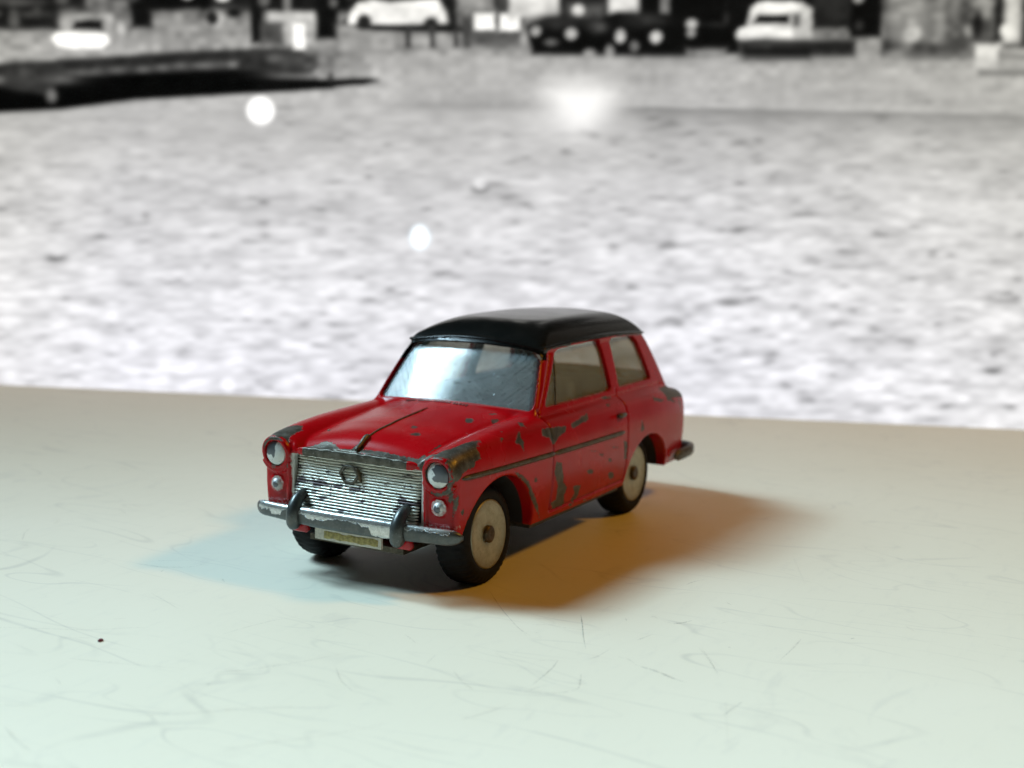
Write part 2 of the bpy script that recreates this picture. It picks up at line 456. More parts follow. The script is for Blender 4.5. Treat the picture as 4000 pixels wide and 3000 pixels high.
def arch(x, ay, z):
    e1 = (np.sqrt(((x + 0.7) / 9.3) ** 2 + ((z - 6.4) / 8.8) ** 2) - 1) * 9.0
    e2 = (np.sqrt(((x + 51.2) / 8.8) ** 2 + ((z - 6.0) / 7.7) ** 2) - 1) * 8.2
    return np.maximum(np.minimum(e1, e2), 8.0 - ay)
def windows(x, y, z, side, ws, rear, grow=0.0):
    ay = np.abs(y); g = grow; k = np.float32(1.1)
    zt = gutter_z(x, y) - 0.62
    # front side window, rear side window, windscreen, rear window
    a = smax((22.35 - z), z - zt, k)
    a = smax(a, (x - (-16.9 - 0.98 * (z - 22.35))) * 0.72, k)
    a = smax(a, -40.3 - x, k)
    b = smax(22.45 - z, z - zt, k)
    b = smax(b, x + 43.1 + 0.10 * (z - 22.4), k)
    b = smax(b, (-57.0 + 0.33 * (z - 22.4)) - x, k)
    sw = np.minimum(a, b)
    sw = np.maximum(sw - g, np.abs(side + 0.8) - 1.9 + g * 0)
    zt2 = gutter_z(np.float32(-20) + 0 * x, y) - 0.62 - 0.0026 * np.maximum(130 - ay * ay, 0)
    c = smax((22.65 - 0.0036 * ay * ay) - z, z - zt2, np.float32(1.2))
    c = smax(c, ay - (13.80 - 0.255 * (z - 22.1)), np.float32(1.3))
    c = np.maximum(c - g, np.abs(ws + 0.8) - 1.9)
    d = smax(23.0 - z, z - 29.4, np.float32(1.6)); d = smax(d, ay - (11.8 - 0.15 * (z - 22)), np.float32(1.8))
    d = np.maximum(d - g, np.abs(rear + 0.8) - 1.9)
    return sw, c, d
HL = (13.45, 17.0)
def cavity(x, y, z, low, cabd):
    c = smin(low + 1.4, cabd + 1.15, np.float32(0.5))
    return np.maximum(c, -(arch(x, np.abs(y), z) - 1.0))
def body(x, y, z, want=False):
    x = np.asarray(x, np.float32); y = np.asarray(y, np.float32); z = np.asarray(z, np.float32)
    ay = np.abs(y)
    low = lower_fields(x, y, z)
    cabd, cs, cw, cr = cab_fields(x, y, z)
    lip = smax(cabd - 0.26, np.abs(z - gutter_z(x, y)) - 0.20, np.float32(0.25))
    cab2 = np.minimum(cabd, lip)
    out = smin(low, cab2, np.float32(0.7))
    # headlamp hood, U-shaped ridge below it, sill of the lamp panel
    r = np.sqrt((ay - HL[0]) ** 2 + (z - HL[1]) ** 2)
    hood_tip = 11.25 + 0.10 * (z - HL[1])
    pod = smax(r - 2.50, smax(x - hood_tip, 8.0 - x, np.float32(0.5)), np.float32(0.55))
    out = smin(out, pod, np.float32(0.45))
    out = smax(out, -smax(r - 1.80, 10.80 - x, np.float32(0.25)), np.float32(0.2))
    ridge = np.sqrt((r - 2.62) ** 2 + (x - 10.60) ** 2 * 0.6) - 0.30
    ridge = np.maximum(ridge, z - (HL[1] - 1.2))
    out = smin(out, ridge, np.float32(0.25))
    rim_line = np.sqrt((ay - (11.25 + 0.04 * (16 - z))) ** 2 + (x - 10.55) ** 2) - 0.26
    rim_line = np.maximum(rim_line, np.abs(z - 13.3) - 2.9)
    out = smin(out, rim_line, np.float32(0.3))
    pad = smax(np.sqrt((ay - 13.45) ** 2 + (z - 12.6) ** 2) - 1.25, x - 10.72, np.float32(0.3))
    out = smin(out, np.maximum(pad, 8 - x), np.float32(0.3))
    # recess for the grille
    gr = smax(ay - 10.55, np.abs(z - 13.55) - 3.65, np.float32(0.4))
    out = np.maximum(out, -np.maximum(gr, 9.35 - x))
    # shut lines of the doors
    s = np.float32(0.19)
    on = np.clip((ay - 9) / 0.5, 0, 1)
    xf = -15.0 + 0 * z
    g1 = np.exp(-((x - xf) / s) ** 2) * np.clip((z - 7.4) / .3, 0, 1) * np.clip((22.6 - z) / .4, 0, 1)
    g2 = np.exp(-((x + 41.75) / s) ** 2) * np.clip((z - 7.4) / .3, 0, 1) * np.clip((22.6 - z) / .4, 0, 1)
    g3 = np.exp(-((z - 7.4) / s) ** 2) * np.clip((-15 - x) / .3, 0, 1) * np.clip((x + 41.75) / .3, 0, 1)
    g4 = 0.55 * np.exp(-((z - 21.35) / 0.28) ** 2) * np.clip((-13 - x) / 2, 0, 1) * np.clip((x + 63) / 3, 0, 1)
    out = out + on * 0.30 * np.maximum(np.maximum(g1, g2), np.maximum(g3, g4))
    # groove between windscreen pillar and door frame
    g5 = np.exp(-(((x + 15.6 + 0.92 * (z - 22.3)) * 0.74) / 0.17) ** 2) * np.clip((z - 21) / .5, 0, 1) * np.clip((30.2 - z) / .4, 0, 1) * on
    out = out + 0.13 * g5 * np.clip((cs + 1.2) / 0.5, 0, 1)
    sw, wc, wr = windows(x, y, z, cs, cw, cr)
    solid = np.maximum(out, -cavity(x, y, z, low, cabd))
    solid = np.maximum(solid, -np.minimum(np.minimum(sw, wc), wr))
    solid = smax(solid, -arch(x, ay, z), np.float32(0.35))
    return solid
def glass_field(x, y, z):
    x = np.asarray(x, np.float32); y = np.asarray(y, np.float32); z = np.asarray(z, np.float32)
    cabd, cs, cw, cr = cab_fields(x, y, z)
    sw, wc, wr = windows(x, y, z, cs, cw, cr, 0.45)
    return np.maximum(np.abs(cabd + 0.80) - 0.17, np.minimum(np.minimum(sw, wc), wr))
#ENDSHAPES

def surface_nets(f, lo, hi, h):
    """dual contouring-like surface nets of f on a symmetric grid (|y|), vertices pulled on to the surface"""
    xs = np.arange(lo[0], hi[0] + h, h, dtype=np.float32); ys = np.arange(0, hi[1] + h, h, dtype=np.float32); zs = np.arange(lo[2], hi[2] + h, h, dtype=np.float32)
    half = np.empty((len(xs), len(ys), len(zs)), np.float32)
    for i0 in range(0, len(xs), 24):
        half[i0:i0 + 24] = f(xs[i0:i0 + 24, None, None], ys[None, :, None], zs[None, None, :])
    Fd = np.concatenate([half[:, :0:-1], half], axis=1); ny = len(ys)
    s = Fd < 0
    org = np.array([lo[0], -(ny - 1) * h, lo[2]]); dims = np.array(Fd.shape) - 1
    ids, pts, quads = [], [], []
    for ax in range(3):
        a = [slice(None)] * 3; b = [slice(None)] * 3; a[ax] = slice(0, -1); b[ax] = slice(1, None)
        idx = np.array(np.nonzero(s[tuple(a)] != s[tuple(b)]))
        v0 = Fd[tuple(a)][tuple(idx)]; v1 = Fd[tuple(b)][tuple(idx)]
        p = idx.astype(np.float64); p[ax] += v0 / (v0 - v1)
        u, w = (ax + 1) % 3, (ax + 2) % 3
        cells = []
        for du, dw in ((-1, -1), (0, -1), (0, 0), (-1, 0)):
            c = idx.copy(); c[u] += du; c[w] += dw
            cells.append(c)
        ok = np.ones(idx.shape[1], bool)
        for c in cells: ok &= (c >= 0).all(0) & (c < dims[:, None]).all(0)
        fl = [((c[0] * dims[1] + c[1]) * dims[2] + c[2])[ok] for c in cells]
        for c in fl: ids.append(c); pts.append(p[:, ok])
        q = np.stack(fl, 1); flip = ~(v0[ok] < 0)
        q[flip] = q[flip][:, ::-1]
        quads.append(q)
    ids = np.concatenate(ids); pts = np.concatenate(pts, 1)
    uq, inv = np.unique(ids, return_inverse=True)
    cnt = np.bincount(inv)
    Vx = np.stack([np.bincount(inv, pts[k]) / cnt for k in range(3)], 1)
    Q = np.searchsorted(uq, np.concatenate(quads))
    Vx = Vx * h + org
    e = 0.05
    def grad(P):
        return np.stack([f(P[:, 0] + e, P[:, 1], P[:, 2]) - f(P[:, 0] - e, P[:, 1], P[:, 2]), f(P[:, 0], P[:, 1] + e, P[:, 2]) - f(P[:, 0], P[:, 1] - e, P[:, 2]), f(P[:, 0], P[:, 1], P[:, 2] + e) - f(P[:, 0], P[:, 1], P[:, 2] - e)], 1) / (2 * e)
    for it in range(2):
        g = grad(Vx); d = f(Vx[:, 0], Vx[:, 1], Vx[:, 2])
        st = -(d / np.maximum((g * g).sum(1), 0.3))[:, None] * g
        l = np.linalg.norm(st, axis=1, keepdims=True)
        Vx = Vx + st * np.minimum(1, 0.5 * h / np.maximum(l, 1e-9)) * 0.8
    e = 0.09
    N = grad(Vx); N /= np.maximum(np.linalg.norm(N, axis=1, keepdims=True), 1e-6)
    return Vx, Q, N

# ------------------------------------------------------------------ paint damage, drawn on the toy's own surface
#CHIPS
CHIPS_SIDE = [[(11.25, 19.1), (9.26, 19.8), (5.62, 20.31), (2.62, 20.49), (4.67, 19.81), (4.69, 18.48), (5.93, 18.39), (6.25, 17.62), (8.77, 17.47), (9.77, 16.54), (10.8, 16.28), (10.38, 13.94), (10.45, 13.46), (11.19, 16.71)], [(10.4, 13.92), (9.94, 14.47), (9.79, 13.48), (10.24, 11.86), (10.4, 10.99)], [(8.59, 11.95), (8.65, 11.72), (8.92, 11.68), (9.18, 11.82), (9.33, 12.09), (9.22, 12.31), (8.99, 12.37), (8.69, 12.21)], [(-5.54, 20.18), (-7.0, 20.53), (-6.25, 19.67), (-6.86, 19.15), (-6.35, 17.77), (-5.68, 18.83), (-4.34, 19.23)], [(-8.88, 21.36), (-10.08, 21.25), (-8.86, 20.7), (-7.93, 20.86)], [(-12.44, 20.02), (-15.19, 19.93), (-19.91, 19.55), (-19.27, 18.72), (-16.56, 18.19), (-15.25, 17.3), (-14.25, 18.07), (-14.14, 18.69), (-12.02, 19.08)], [(-21.3, 19.61), (-23.58, 19.83), (-28.02, 20.39), (-27.46, 19.47), (-24.58, 19.17), (-21.57, 18.8)], [(-15.87, 14.79), (-17.7, 14.33), (-18.54, 11.27), (-20.02, 10.19), (-19.39, 8.84), (-19.83, 7.34), (-16.35, 7.39), (-15.19, 8.68), (-16.7, 8.88), (-16.77, 10.95), (-15.4, 13.09)], [(-22.01, 9.98), (-24.89, 9.68), (-24.29, 8.23), (-23.44, 7.05), (-21.79, 7.71), (-22.95, 8.65)], [(-28.86, 11.07), (-28.56, 10.84), (-27.71, 10.87), (-26.79, 11.15), (-26.34, 11.51), (-26.65, 11.74), (-27.49, 11.71), (-28.42, 11.43)], [(-37.39, 8.94), (-37.16, 8.51), (-36.31, 8.47), (-35.34, 8.84), (-34.76, 9.41), (-34.99, 9.84), (-35.84, 9.88), (-36.81, 9.51)], [(-32.4, 13.17), (-32.17, 13.01), (-31.46, 13.05), (-30.83, 13.23), (-30.49, 13.48), (-30.77, 13.62), (-31.42, 13.59), (-32.11, 13.4)], [(-35.85, 11.75), (-35.67, 11.53), (-35.09, 11.53), (-34.48, 11.73), (-34.15, 12.03), (-34.38, 12.23), (-34.91, 12.25), (-35.52, 12.04)], [(-30.77, 14.03), (-30.26, 14.04), (-29.09, 14.2), (-27.89, 14.42), (-27.39, 14.57), (-27.86, 14.56), (-29.07, 14.4), (-30.27, 14.18)], [(-38.55, 13.37), (-38.1, 13.37), (-37.02, 13.51), (-36.0, 13.7), (-35.56, 13.84), (-35.96, 13.85), (-37.04, 13.71), (-38.11, 13.52)], [(-23.05, 6.79), (-22.98, 6.57), (-22.51, 6.56), (-21.86, 6.8), (-21.54, 7.09), (-21.91, 7.24), (-22.43, 7.23), (-22.73, 7.09)], [(-27.33, 6.46), (-26.7, 6.74), (-27.11, 6.8), (-28.24, 6.64), (-29.51, 6.32)], [(-3.43, 15.51), (-5.79, 14.51), (-7.76, 13.21), (-8.89, 11.78), (-10.9, 9.53), (-12.47, 6.84), (-9.42, 9.82), (-7.29, 12.66), (-3.94, 15.01)], [(-53.57, 19.89), (-64.51, 17.29), (-60.86, 18.85), (-55.8, 18.67), (-53.4, 19.14)], [(-47.36, 16.8), (-48.65, 14.85), (-46.98, 14.66)], [(-39.95, 14.37), (-41.96, 13.88), (-42.02, 10.81), (-40.66, 11.05)], [(-39.76, 21.24), (-38.89, 21.17), (-37.48, 21.25), (-36.15, 21.48), (-35.47, 21.76), (-36.09, 21.87), (-37.64, 21.77), (-39.29, 21.49)], [(-36.89, 20.5), (-36.36, 20.39), (-35.78, 20.38), (-35.47, 20.49), (-35.65, 20.64), (-36.17, 20.75), (-36.76, 20.76), (-37.07, 20.65)], [(-10.25, 13.07), (-10.14, 12.83), (-9.8, 12.78), (-9.43, 12.95), (-9.28, 13.24), (-9.39, 13.48), (-9.73, 13.52), (-10.1, 13.35)], [(-1.78, 20.0), (-1.44, 19.82), (-1.17, 19.76), (-1.08, 19.87), (-1.22, 20.08), (-1.57, 20.26), (-1.88, 20.31), (-1.98, 20.2)], [(-63.95, 19.38), (-66.42, 14.18), (-65.47, 17.36)]]
CHIPS_TOP = [[(1.58, 4.04), (1.99, 4.14), (2.31, 3.93), (2.38, 3.56), (2.1, 3.21), (1.69, 3.1), (1.37, 3.31), (1.3, 3.69)], [(3.63, 5.91), (4.17, 6.03), (4.65, 5.76), (4.78, 5.27), (4.54, 4.87), (4.0, 4.75), (3.52, 5.01), (3.34, 5.48)], [(-6.5, 8.39), (-5.75, 8.6), (-5.12, 8.42), (-4.99, 7.93), (-5.4, 7.45), (-6.2, 7.2), (-6.78, 7.41), (-6.91, 7.9)], [(-3.31, 14.95), (-3.13, 14.99), (-2.87, 15.0), (-2.77, 14.92), (-2.9, 14.78), (-3.08, 14.74), (-3.34, 14.73), (-3.39, 14.84)], [(5.3, -8.13), (5.58, -8.03), (5.64, -8.24), (5.38, -8.7), (4.96, -9.12), (4.59, -9.29), (4.58, -9.04), (4.88, -8.55)], [(-11.54, 9.35), (-11.2, 9.34), (-10.7, 9.13), (-10.44, 8.78), (-10.46, 8.56), (-10.85, 8.54), (-11.31, 8.78), (-11.56, 9.13)], [(9.5, -9.35), (9.21, -8.12), (8.65, -6.38), (9.28, -4.4), (10.15, -2.69), (10.04, -0.4), (9.83, 0.67), (9.64, 2.77), (9.26, 7.57), (8.79, 9.51), (10.65, 10.47), (10.41, 5.34), (10.77, -4.06), (10.36, -8.67)], [(10.13, -1.02), (9.17, -0.85), (9.1, 0.32), (9.93, 0.84)], [(7.44, -14.71), (6.47, -13.98), (6.27, -12.45), (7.44, -11.6), (9.8, -11.61), (10.8, -11.35), (10.77, -12.38), (11.4, -12.59), (10.87, -14.91)], [(7.76, 13.47), (5.16, 13.82), (2.51, 14.67), (4.83, 15.57), (6.83, 14.84), (10.1, 14.94), (11.43, 13.54), (11.35, 12.69), (8.85, 12.86)]]
CHIPS_FRONT = [[(-8.98, 17.42), (-4.02, 17.8), (0.91, 17.97), (5.54, 17.79), (8.62, 17.64), (8.77, 17.33), (5.3, 17.39), (0.97, 17.62), (-3.95, 17.48), (-9.51, 16.82)], [(8.68, 18.11), (9.45, 18.83), (12.62, 19.73), (14.47, 19.45), (15.56, 18.32), (15.72, 16.45), (14.93, 16.58), (15.23, 18.36), (14.39, 19.21), (12.62, 19.28), (11.16, 18.57), (11.24, 17.6), (10.39, 17.7)], [(-15.55, 18.0), (-14.28, 19.32), (-12.75, 19.42), (-11.63, 18.91), (-11.65, 18.68), (-12.6, 19.0), (-14.4, 18.54), (-15.26, 17.27)], [(12.36, 14.78), (13.46, 14.57), (15.07, 15.26), (15.61, 16.31), (15.72, 16.15), (15.18, 14.65), (13.41, 14.0), (12.2, 14.27)], [(14.92, 16.3), (15.72, 16.45), (15.42, 14.07), (15.06, 13.21), (14.77, 13.46)], [(-14.09, 15.29), (-13.3, 15.09), (-13.74, 14.73), (-14.29, 14.82)], [(-11.82, 15.41), (-11.2, 15.63), (-11.35, 15.16)]]
SCUFFS = [([(6.91, 32.7), (10.68, 34.8), (13.53, 36.28), (16.93, 38.26)], 0.16, 0.55), ([(22.08, 37.12), (24.52, 37.74), (27.75, 38.02), (30.46, 38.23)], 0.2, 0.5), ([(23.46, 34.94), (22.59, 35.94), (22.12, 37.06)], 0.12, 0.3), ([(32.47, 38.4), (31.86, 40.04), (30.86, 41.77), (29.16, 43.01), (27.6, 42.77), (24.55, 41.31)], 0.2, 0.3), ([(32.63, 38.49), (30.81, 39.03), (29.36, 39.63)], 0.15, 0.3), ([(18.54, 45.34), (18.92, 47.34), (19.43, 49.07), (20.29, 50.91), (20.61, 52.5)], 0.28, 0.5), ([(19.57, 49.2), (19.95, 50.03), (20.27, 50.6)], 0.5, 0.35), ([(17.19, 42.55), (17.14, 43.79), (18.47, 45.46)], 0.15, 0.3), ([(19.8, 39.97), (18.24, 40.5), (14.96, 40.57)], 0.2, 0.35), ([(2.31, 43.48), (1.66, 44.23), (-0.12, 45.03)], 0.3, 0.6), ([(2.08, 42.04), (2.39, 43.18), (2.14, 43.75)], 0.12, 0.3), ([(-14.45, 38.55), (-16.44, 38.88), (-18.55, 39.92)], 0.25, 0.4), ([(10.66, 42.04), (9.04, 42.49), (7.49, 42.81)], 0.18, 0.4), ([(12.37, 28.66), (11.07, 30.25), (11.29, 32.11), (10.8, 34.61), (9.36, 37.31)], 0.12, 0.35), ([(12.95, 25.98), (14.86, 28.27), (16.22, 30.39)], 0.14, 0.35), ([(2.79, 33.54), (-0.04, 33.64), (0.39, 34.91), (0.96, 36.4)], 0.12, 0.3), ([(8.89, 49.32), (11.25, 51.14), (14.59, 53.45), (16.82, 55.0)], 0.15, 0.22), ([(-9.72, 46.21), (-9.05, 47.14)], 0.2, 0.5), ([(-0.93, 48.54), (-2.1, 49.03)], 0.15, 0.4), ([(27.1, 59.15), (24.7, 59.24), (22.9, 59.57)], 0.3, 0.2), ([(24.53, 41.34), (26.65, 42.22), (28.33, 42.97)], 0.15, 0.25), ([(19.12, 38.12), (18.77, 38.51)], 0.2, 0.5), ([(10.79, 38.31), (10.63, 38.57)], 0.2, 0.5), ([(7.05, 52.46), (6.93, 52.65)], 0.25, 0.8), ([(1.64, 39.99), (0.92, 40.2), (1.78, 41.15)], 0.2, 0.35), ([(3.6, 37.4), (4.64, 38.04)], 0.2, 0.45), ([(14.93, 30.3), (14.68, 30.68)], 0.2, 0.4), ([(2.85, 16.8), (6.01, 19.53), (9.69, 22.86), (13.02, 26.25), (16.39, 29.9)], 0.15, 0.45), ([(5.52, 31.97), (8.73, 33.78), (13.41, 36.15)], 0.16, 0.5), ([(-0.73, 59.04), (3.1, 59.18), (8.74, 59.1)], 0.2, 0.35), ([(9.05, 49.81), (12.96, 52.43), (17.39, 55.04)], 0.14, 0.25), ([(-4.08, 64.28), (-4.57, 64.58)], 0.3, 0.8), ([(-12.78, 68.96), (-11.17, 70.59)], 0.2, 0.35), ([(-16.68, 75.06), (-15.15, 77.14)], 0.2, 0.3), ([(-11.59, 79.22), (-11.08, 83.03)], 0.15, 0.3), ([(-37.16, 46.97), (-25.33, 52.07)], 0.4, 0.12), ([(-45.57, 60.47), (-44.55, 61.73)], 0.5, 0.3), ([(27.22, 59.14), (24.85, 59.43), (22.48, 59.63)], 0.25, 0.25), ([(23.48, 58.04), (33.71, 61.84)], 0.3, 0.12), ([(19.31, -32.16), (18.64, -27.89), (16.33, -24.36), (13.21, -23.94)], 0.16, 0.5), ([(17.55, -31.66), (15.3, -29.34), (12.58, -24.74)], 0.12, 0.4), ([(48.23, -25.52), (45.85, -21.01), (43.31, -15.91), (40.02, -12.35), (38.54, -10.37)], 0.2, 0.3), ([(18.33, -16.96), (19.4, -15.59)], 0.25, 0.5), ([(20.42, -26.37), (19.52, -26.67)], 0.25, 0.6), ([(28.28, -20.55), (30.07, -15.92), (31.39, -12.64)], 0.15, 0.25), ([(35.81, -1.33), (32.36, -0.7), (28.48, 0.44), (25.19, 2.2)], 0.15, 0.3), ([(37.32, 16.77), (40.47, 19.77), (42.79, 23.64)], 0.18, 0.3), ([(23.98, 17.22), (26.0, 20.23)], 0.3, 0.3), ([(28.16, 24.23), (31.27, 24.97)], 0.25, 0.3), ([(59.23, 7.93), (56.31, 12.06), (52.91, 15.2), (49.3, 19.83), (47.3, 23.38)], 0.4, 0.2), ([(61.21, 21.09), (57.47, 23.6), (53.23, 27.32), (46.82, 31.16)], 0.35, 0.18), ([(64.49, -5.62), (62.84, -2.4)], 0.3, 0.25), ([(68.0, -0.65), (69.89, 3.6), (70.63, 6.38)], 0.35, 0.25), ([(51.31, -10.18), (49.6, -4.7), (46.82, 3.1)], 0.3, 0.2), ([(46.8, 5.81), (42.72, 9.59), (38.24, 12.56), (30.26, 16.53)], 0.3, 0.16), ([(42.74, 36.61), (39.81, 37.9), (36.24, 38.92)], 0.3, 0.3), ([(46.04, -15.06), (44.81, -13.12)], 0.2, 0.25), ([(38.75, -16.41), (37.58, -15.43)], 0.25, 0.35), ([(56.34, -6.72), (57.42, -4.61)], 0.3, 0.3), ([(49.14, 8.29), (48.56, 8.59)], 0.5, 0.35), ([(31.45, 28.8), (33.9, 31.5), (35.41, 34.17)], 0.3, 0.2), ([(19.38, -55.87), (16.41, -58.93), (13.91, -60.62)], 0.3, 0.22), ([(10.01, -59.58), (7.22, -61.15)], 0.3, 0.2), ([(-3.29, -59.31), (-0.7, -54.41)], 0.4, 0.2), ([(-6.62, -59.82), (-5.6, -55.88)], 0.35, 0.15), ([(-21.28, -71.95), (-24.02, -70.11), (-28.08, -65.29)], 0.4, 0.12), ([(21.04, -53.29), (21.14, -52.72)], 0.6, 0.3)]
FLECK_AT = (45.19, -11.75, 0.0)
#ENDCHIPS
CHIPS_SIDE.append([(-58.5, 20.6), (-62, 20.6), (-66, 20.8), (-70, 20.8), (-70, 16.8), (-68.8, 17.4), (-68.2, 18.7), (-66, 19.3), (-63.5, 18.5), (-61, 18.8), (-59.2, 18.8)])
CHIPS_TOP.append([(-59.5, 15.2), (-63, 14.9), (-70, 14.6), (-70, 18), (-59.5, 18)])
def poly_sd(px, py, poly):
    """signed distance, positive inside"""
    poly = np.asarray(poly, float); n = len(poly)
    d = np.full(px.shape, 1e9); ins = np.zeros(px.shape, bool)
    for i in range(n):
        ax, ay = poly[i]; bx, by = poly[(i + 1) % n]
        ex, ey = bx - ax, by - ay
        t = np.clip(((px - ax) * ex + (py - ay) * ey) / (ex * ex + ey * ey + 1e-12), 0, 1)
        d = np.minimum(d, (px - ax - ex * t) ** 2 + (py - ay - ey * t) ** 2)
        c = ((ay > py) != (by > py)) & (px < (bx - ax) * (py - ay) / (by - ay + 1e-12) + ax)
        ins ^= c
    d = np.sqrt(d)
    return np.where(ins, d, -d)
def chip_values(P, N):
    v = np.full(len(P), -4.0)
    def put(mask, a, b, polys):
        idx = np.nonzero(mask)[0]
        for poly in polys:
            poly = np.asarray(poly, float)
            lo = poly.min(0) - 1.5; hi = poly.max(0) + 1.5
            k = idx[(P[idx, a] > lo[0]) & (P[idx, a] < hi[0]) & (P[idx, b] > lo[1]) & (P[idx, b] < hi[1])]
            if len(k): v[k] = np.maximum(v[k], poly_sd(P[k, a], P[k, b], poly))
    put((P[:, 1] > 9) & (N[:, 1] > 0.25), 0, 2, CHIPS_SIDE)
    put((N[:, 2] > 0.30) & (P[:, 2] > 15), 0, 1, CHIPS_TOP)
    put((N[:, 0] > 0.35) & (P[:, 0] > 8), 1, 2, CHIPS_FRONT)
    return v

# ------------------------------------------------------------------ the toy car
toy = empty('toy_car', (-28, 0, 0))
tag(toy, 'small chipped red die-cast toy car with black roof standing on the cream board', 'toy car')
class Rel:                      # parts are written in the common frame and hung under the toy
    pass
def part(name, V, F, mat, parent=None, off=(-28, 0, 0), **kw):
    V = np.asarray(V, float) - np.asarray(off, float)
    return mesh_obj(name, V, F, mat, parent if parent is not None else toy, **kw)

H = 0.22
BV, BQ, BN = surface_nets(body, (-71.5, 0, 5.8), (14.5, 18.2, 36.0), H)
cen = BV[BQ].mean(1)
cx, cy, cz = cen.T
low = lower_fields(*[BV[:, k].astype(np.float32) for k in range(3)])
cabd, cs_, cw_, cr_ = cab_fields(*[BV[:, k].astype(np.float32) for k in range(3)])
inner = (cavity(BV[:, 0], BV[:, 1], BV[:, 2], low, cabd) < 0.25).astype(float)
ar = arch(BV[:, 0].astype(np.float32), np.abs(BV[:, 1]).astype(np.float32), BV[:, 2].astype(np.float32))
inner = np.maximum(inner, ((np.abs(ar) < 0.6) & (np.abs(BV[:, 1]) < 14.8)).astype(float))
chip = chip_values(BV, BN)
x_, y_, z_ = BV.T
ay_ = np.abs(y_)
silver = np.zeros(len(BV))
gd = np.maximum(ay_ - 10.55, np.abs(z_ - 13.55) - 3.6)
silver = np.maximum(silver, np.where((x_ > 8.5) & (z_ < 17.3), np.clip(1.0 - (gd - 0.12) / 0.55, 0, 1), 0))
silver = np.maximum(silver, np.where(x_ > 9, np.clip(0.42 - np.abs(z_ - 10.0) / 2.5, 0, 1), 0))
rr_ = np.sqrt((ay_ - 13.45) ** 2 + (z_ - 12.6) ** 2)
silver = np.maximum(silver, np.where(x_ > 9, np.clip(0.8 - (rr_ - 0.95) / 0.5, 0, 0.6), 0))
wear = np.full(len(BV), -0.02)
wear += 0.05 * np.clip((x_ - 4) / 6, 0, 1) + 0.05 * ((y_ > 14) & (z_ < 12))
attrs_all = dict(chip=chip, silver=silver, inner=inner, wear=wear)

zgc = gutter_z(cx.astype(np.float32), cy.astype(np.float32))
aout = np.abs(cy)
cabc = cab_fields(cx.astype(np.float32), cy.astype(np.float32), cz.astype(np.float32))
roof_low = zgc - 0.42
roof_low = np.where((cx > -23.5) & (cabc[2] > -1.6), np.where(cy < 0, 27.6, 29.0) + 0.0 * cx, roof_low)
sel_roof = (cz > roof_low)
door_front = np.where(cz < 22.3, -15.0, -15.6 - 0.92 * (cz - 22.3))
sel_door = (~sel_roof) & (aout > 10.5) & (cx < door_front) & (cx > -41.75) & (cz > 7.4)
hoodc = zc_hood(cx) - 0.0125 * aout ** 2
sel_bonnet = (~sel_roof) & (~sel_door) & (cx > -10.5 + 0.011 * -cy ** 2 * 0 ) & (aout < 10.9 - 0.0 * cx) & (cz > 17.2) & (cx > -11.2 - 0.010 * cy ** 2)
lab = np.zeros(len(BQ), int); lab[sel_roof] = 1; lab[sel_door & (cy > 0)] = 2; lab[sel_door & (cy < 0)] = 3; lab[sel_bonnet] = 4
def submesh(name, mask, mat, parent=None):
    q = BQ[mask]; u, inv = np.unique(q, return_inverse=True)
    return part(name, BV[u], inv.reshape(q.shape), mat, parent, normals=BN[u], attrs={k: a[u] for k, a in attrs_all.items()})
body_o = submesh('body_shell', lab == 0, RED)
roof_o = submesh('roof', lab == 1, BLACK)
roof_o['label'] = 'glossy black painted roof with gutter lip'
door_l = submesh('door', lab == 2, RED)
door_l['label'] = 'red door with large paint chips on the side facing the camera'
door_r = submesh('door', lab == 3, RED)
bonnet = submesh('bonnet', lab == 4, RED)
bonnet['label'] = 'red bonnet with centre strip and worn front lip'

# windows
GV, GQ, GN = surface_nets(glass_field, (-67, 0, 20.5), (-9, 15.5, 32), 0.25)
gc = GV[GQ].mean(1)
gcab = cab_fields(*[gc[:, k].astype(np.float32) for k in range(3)])
k_side = (gcab[1] > gcab[2]) & (gcab[1] > gcab[3])
sets = {'windscreen': (~k_side) & (gc[:, 0] > -40), 'rear_window': (~k_side) & (gc[:, 0] < -40)}
def gsub(name, mask, parent=None):
    if mask.sum() == 0: return None
    q = GQ[mask]; u, inv = np.unique(q, return_inverse=True)
    return part(name, GV[u], inv.reshape(q.shape), GLASS, parent, normals=GN[u])
gsub('windscreen', sets['windscreen']); gsub('rear_window', sets['rear_window'])
for sgn, dr in ((1, door_l), (-1, door_r)):
    ms = k_side & (gc[:, 1] * sgn > 0)
    gsub('door_window', ms & (gc[:, 0] > -41.7), dr)
    gsub('quarter_window', ms & (gc[:, 0] <= -41.7))

def root(f, lo, hi, n=40):
    """vectorised bisection of f(t) (positive outside at hi)"""
    lo = np.array(lo, float); hi = np.array(hi, float)
    for _ in range(n):
        m = (lo + hi) / 2; v = f(m) > 0
        hi = np.where(v, m, hi); lo = np.where(v, lo, m)
    return (lo + hi) / 2
def side_y(x, z):
    return root(lambda t: lower_fields(x.astype(np.float32), t.astype(np.float32), z.astype(np.float32)), np.full(len(x), 9.0), np.full(len(x), 20.0))
def top_z(x, y):
    return root(lambda t: lower_fields(x.astype(np.float32), y.astype(np.float32), t.astype(np.float32)), np.full(len(x), 12.0), np.full(len(x), 26.0))

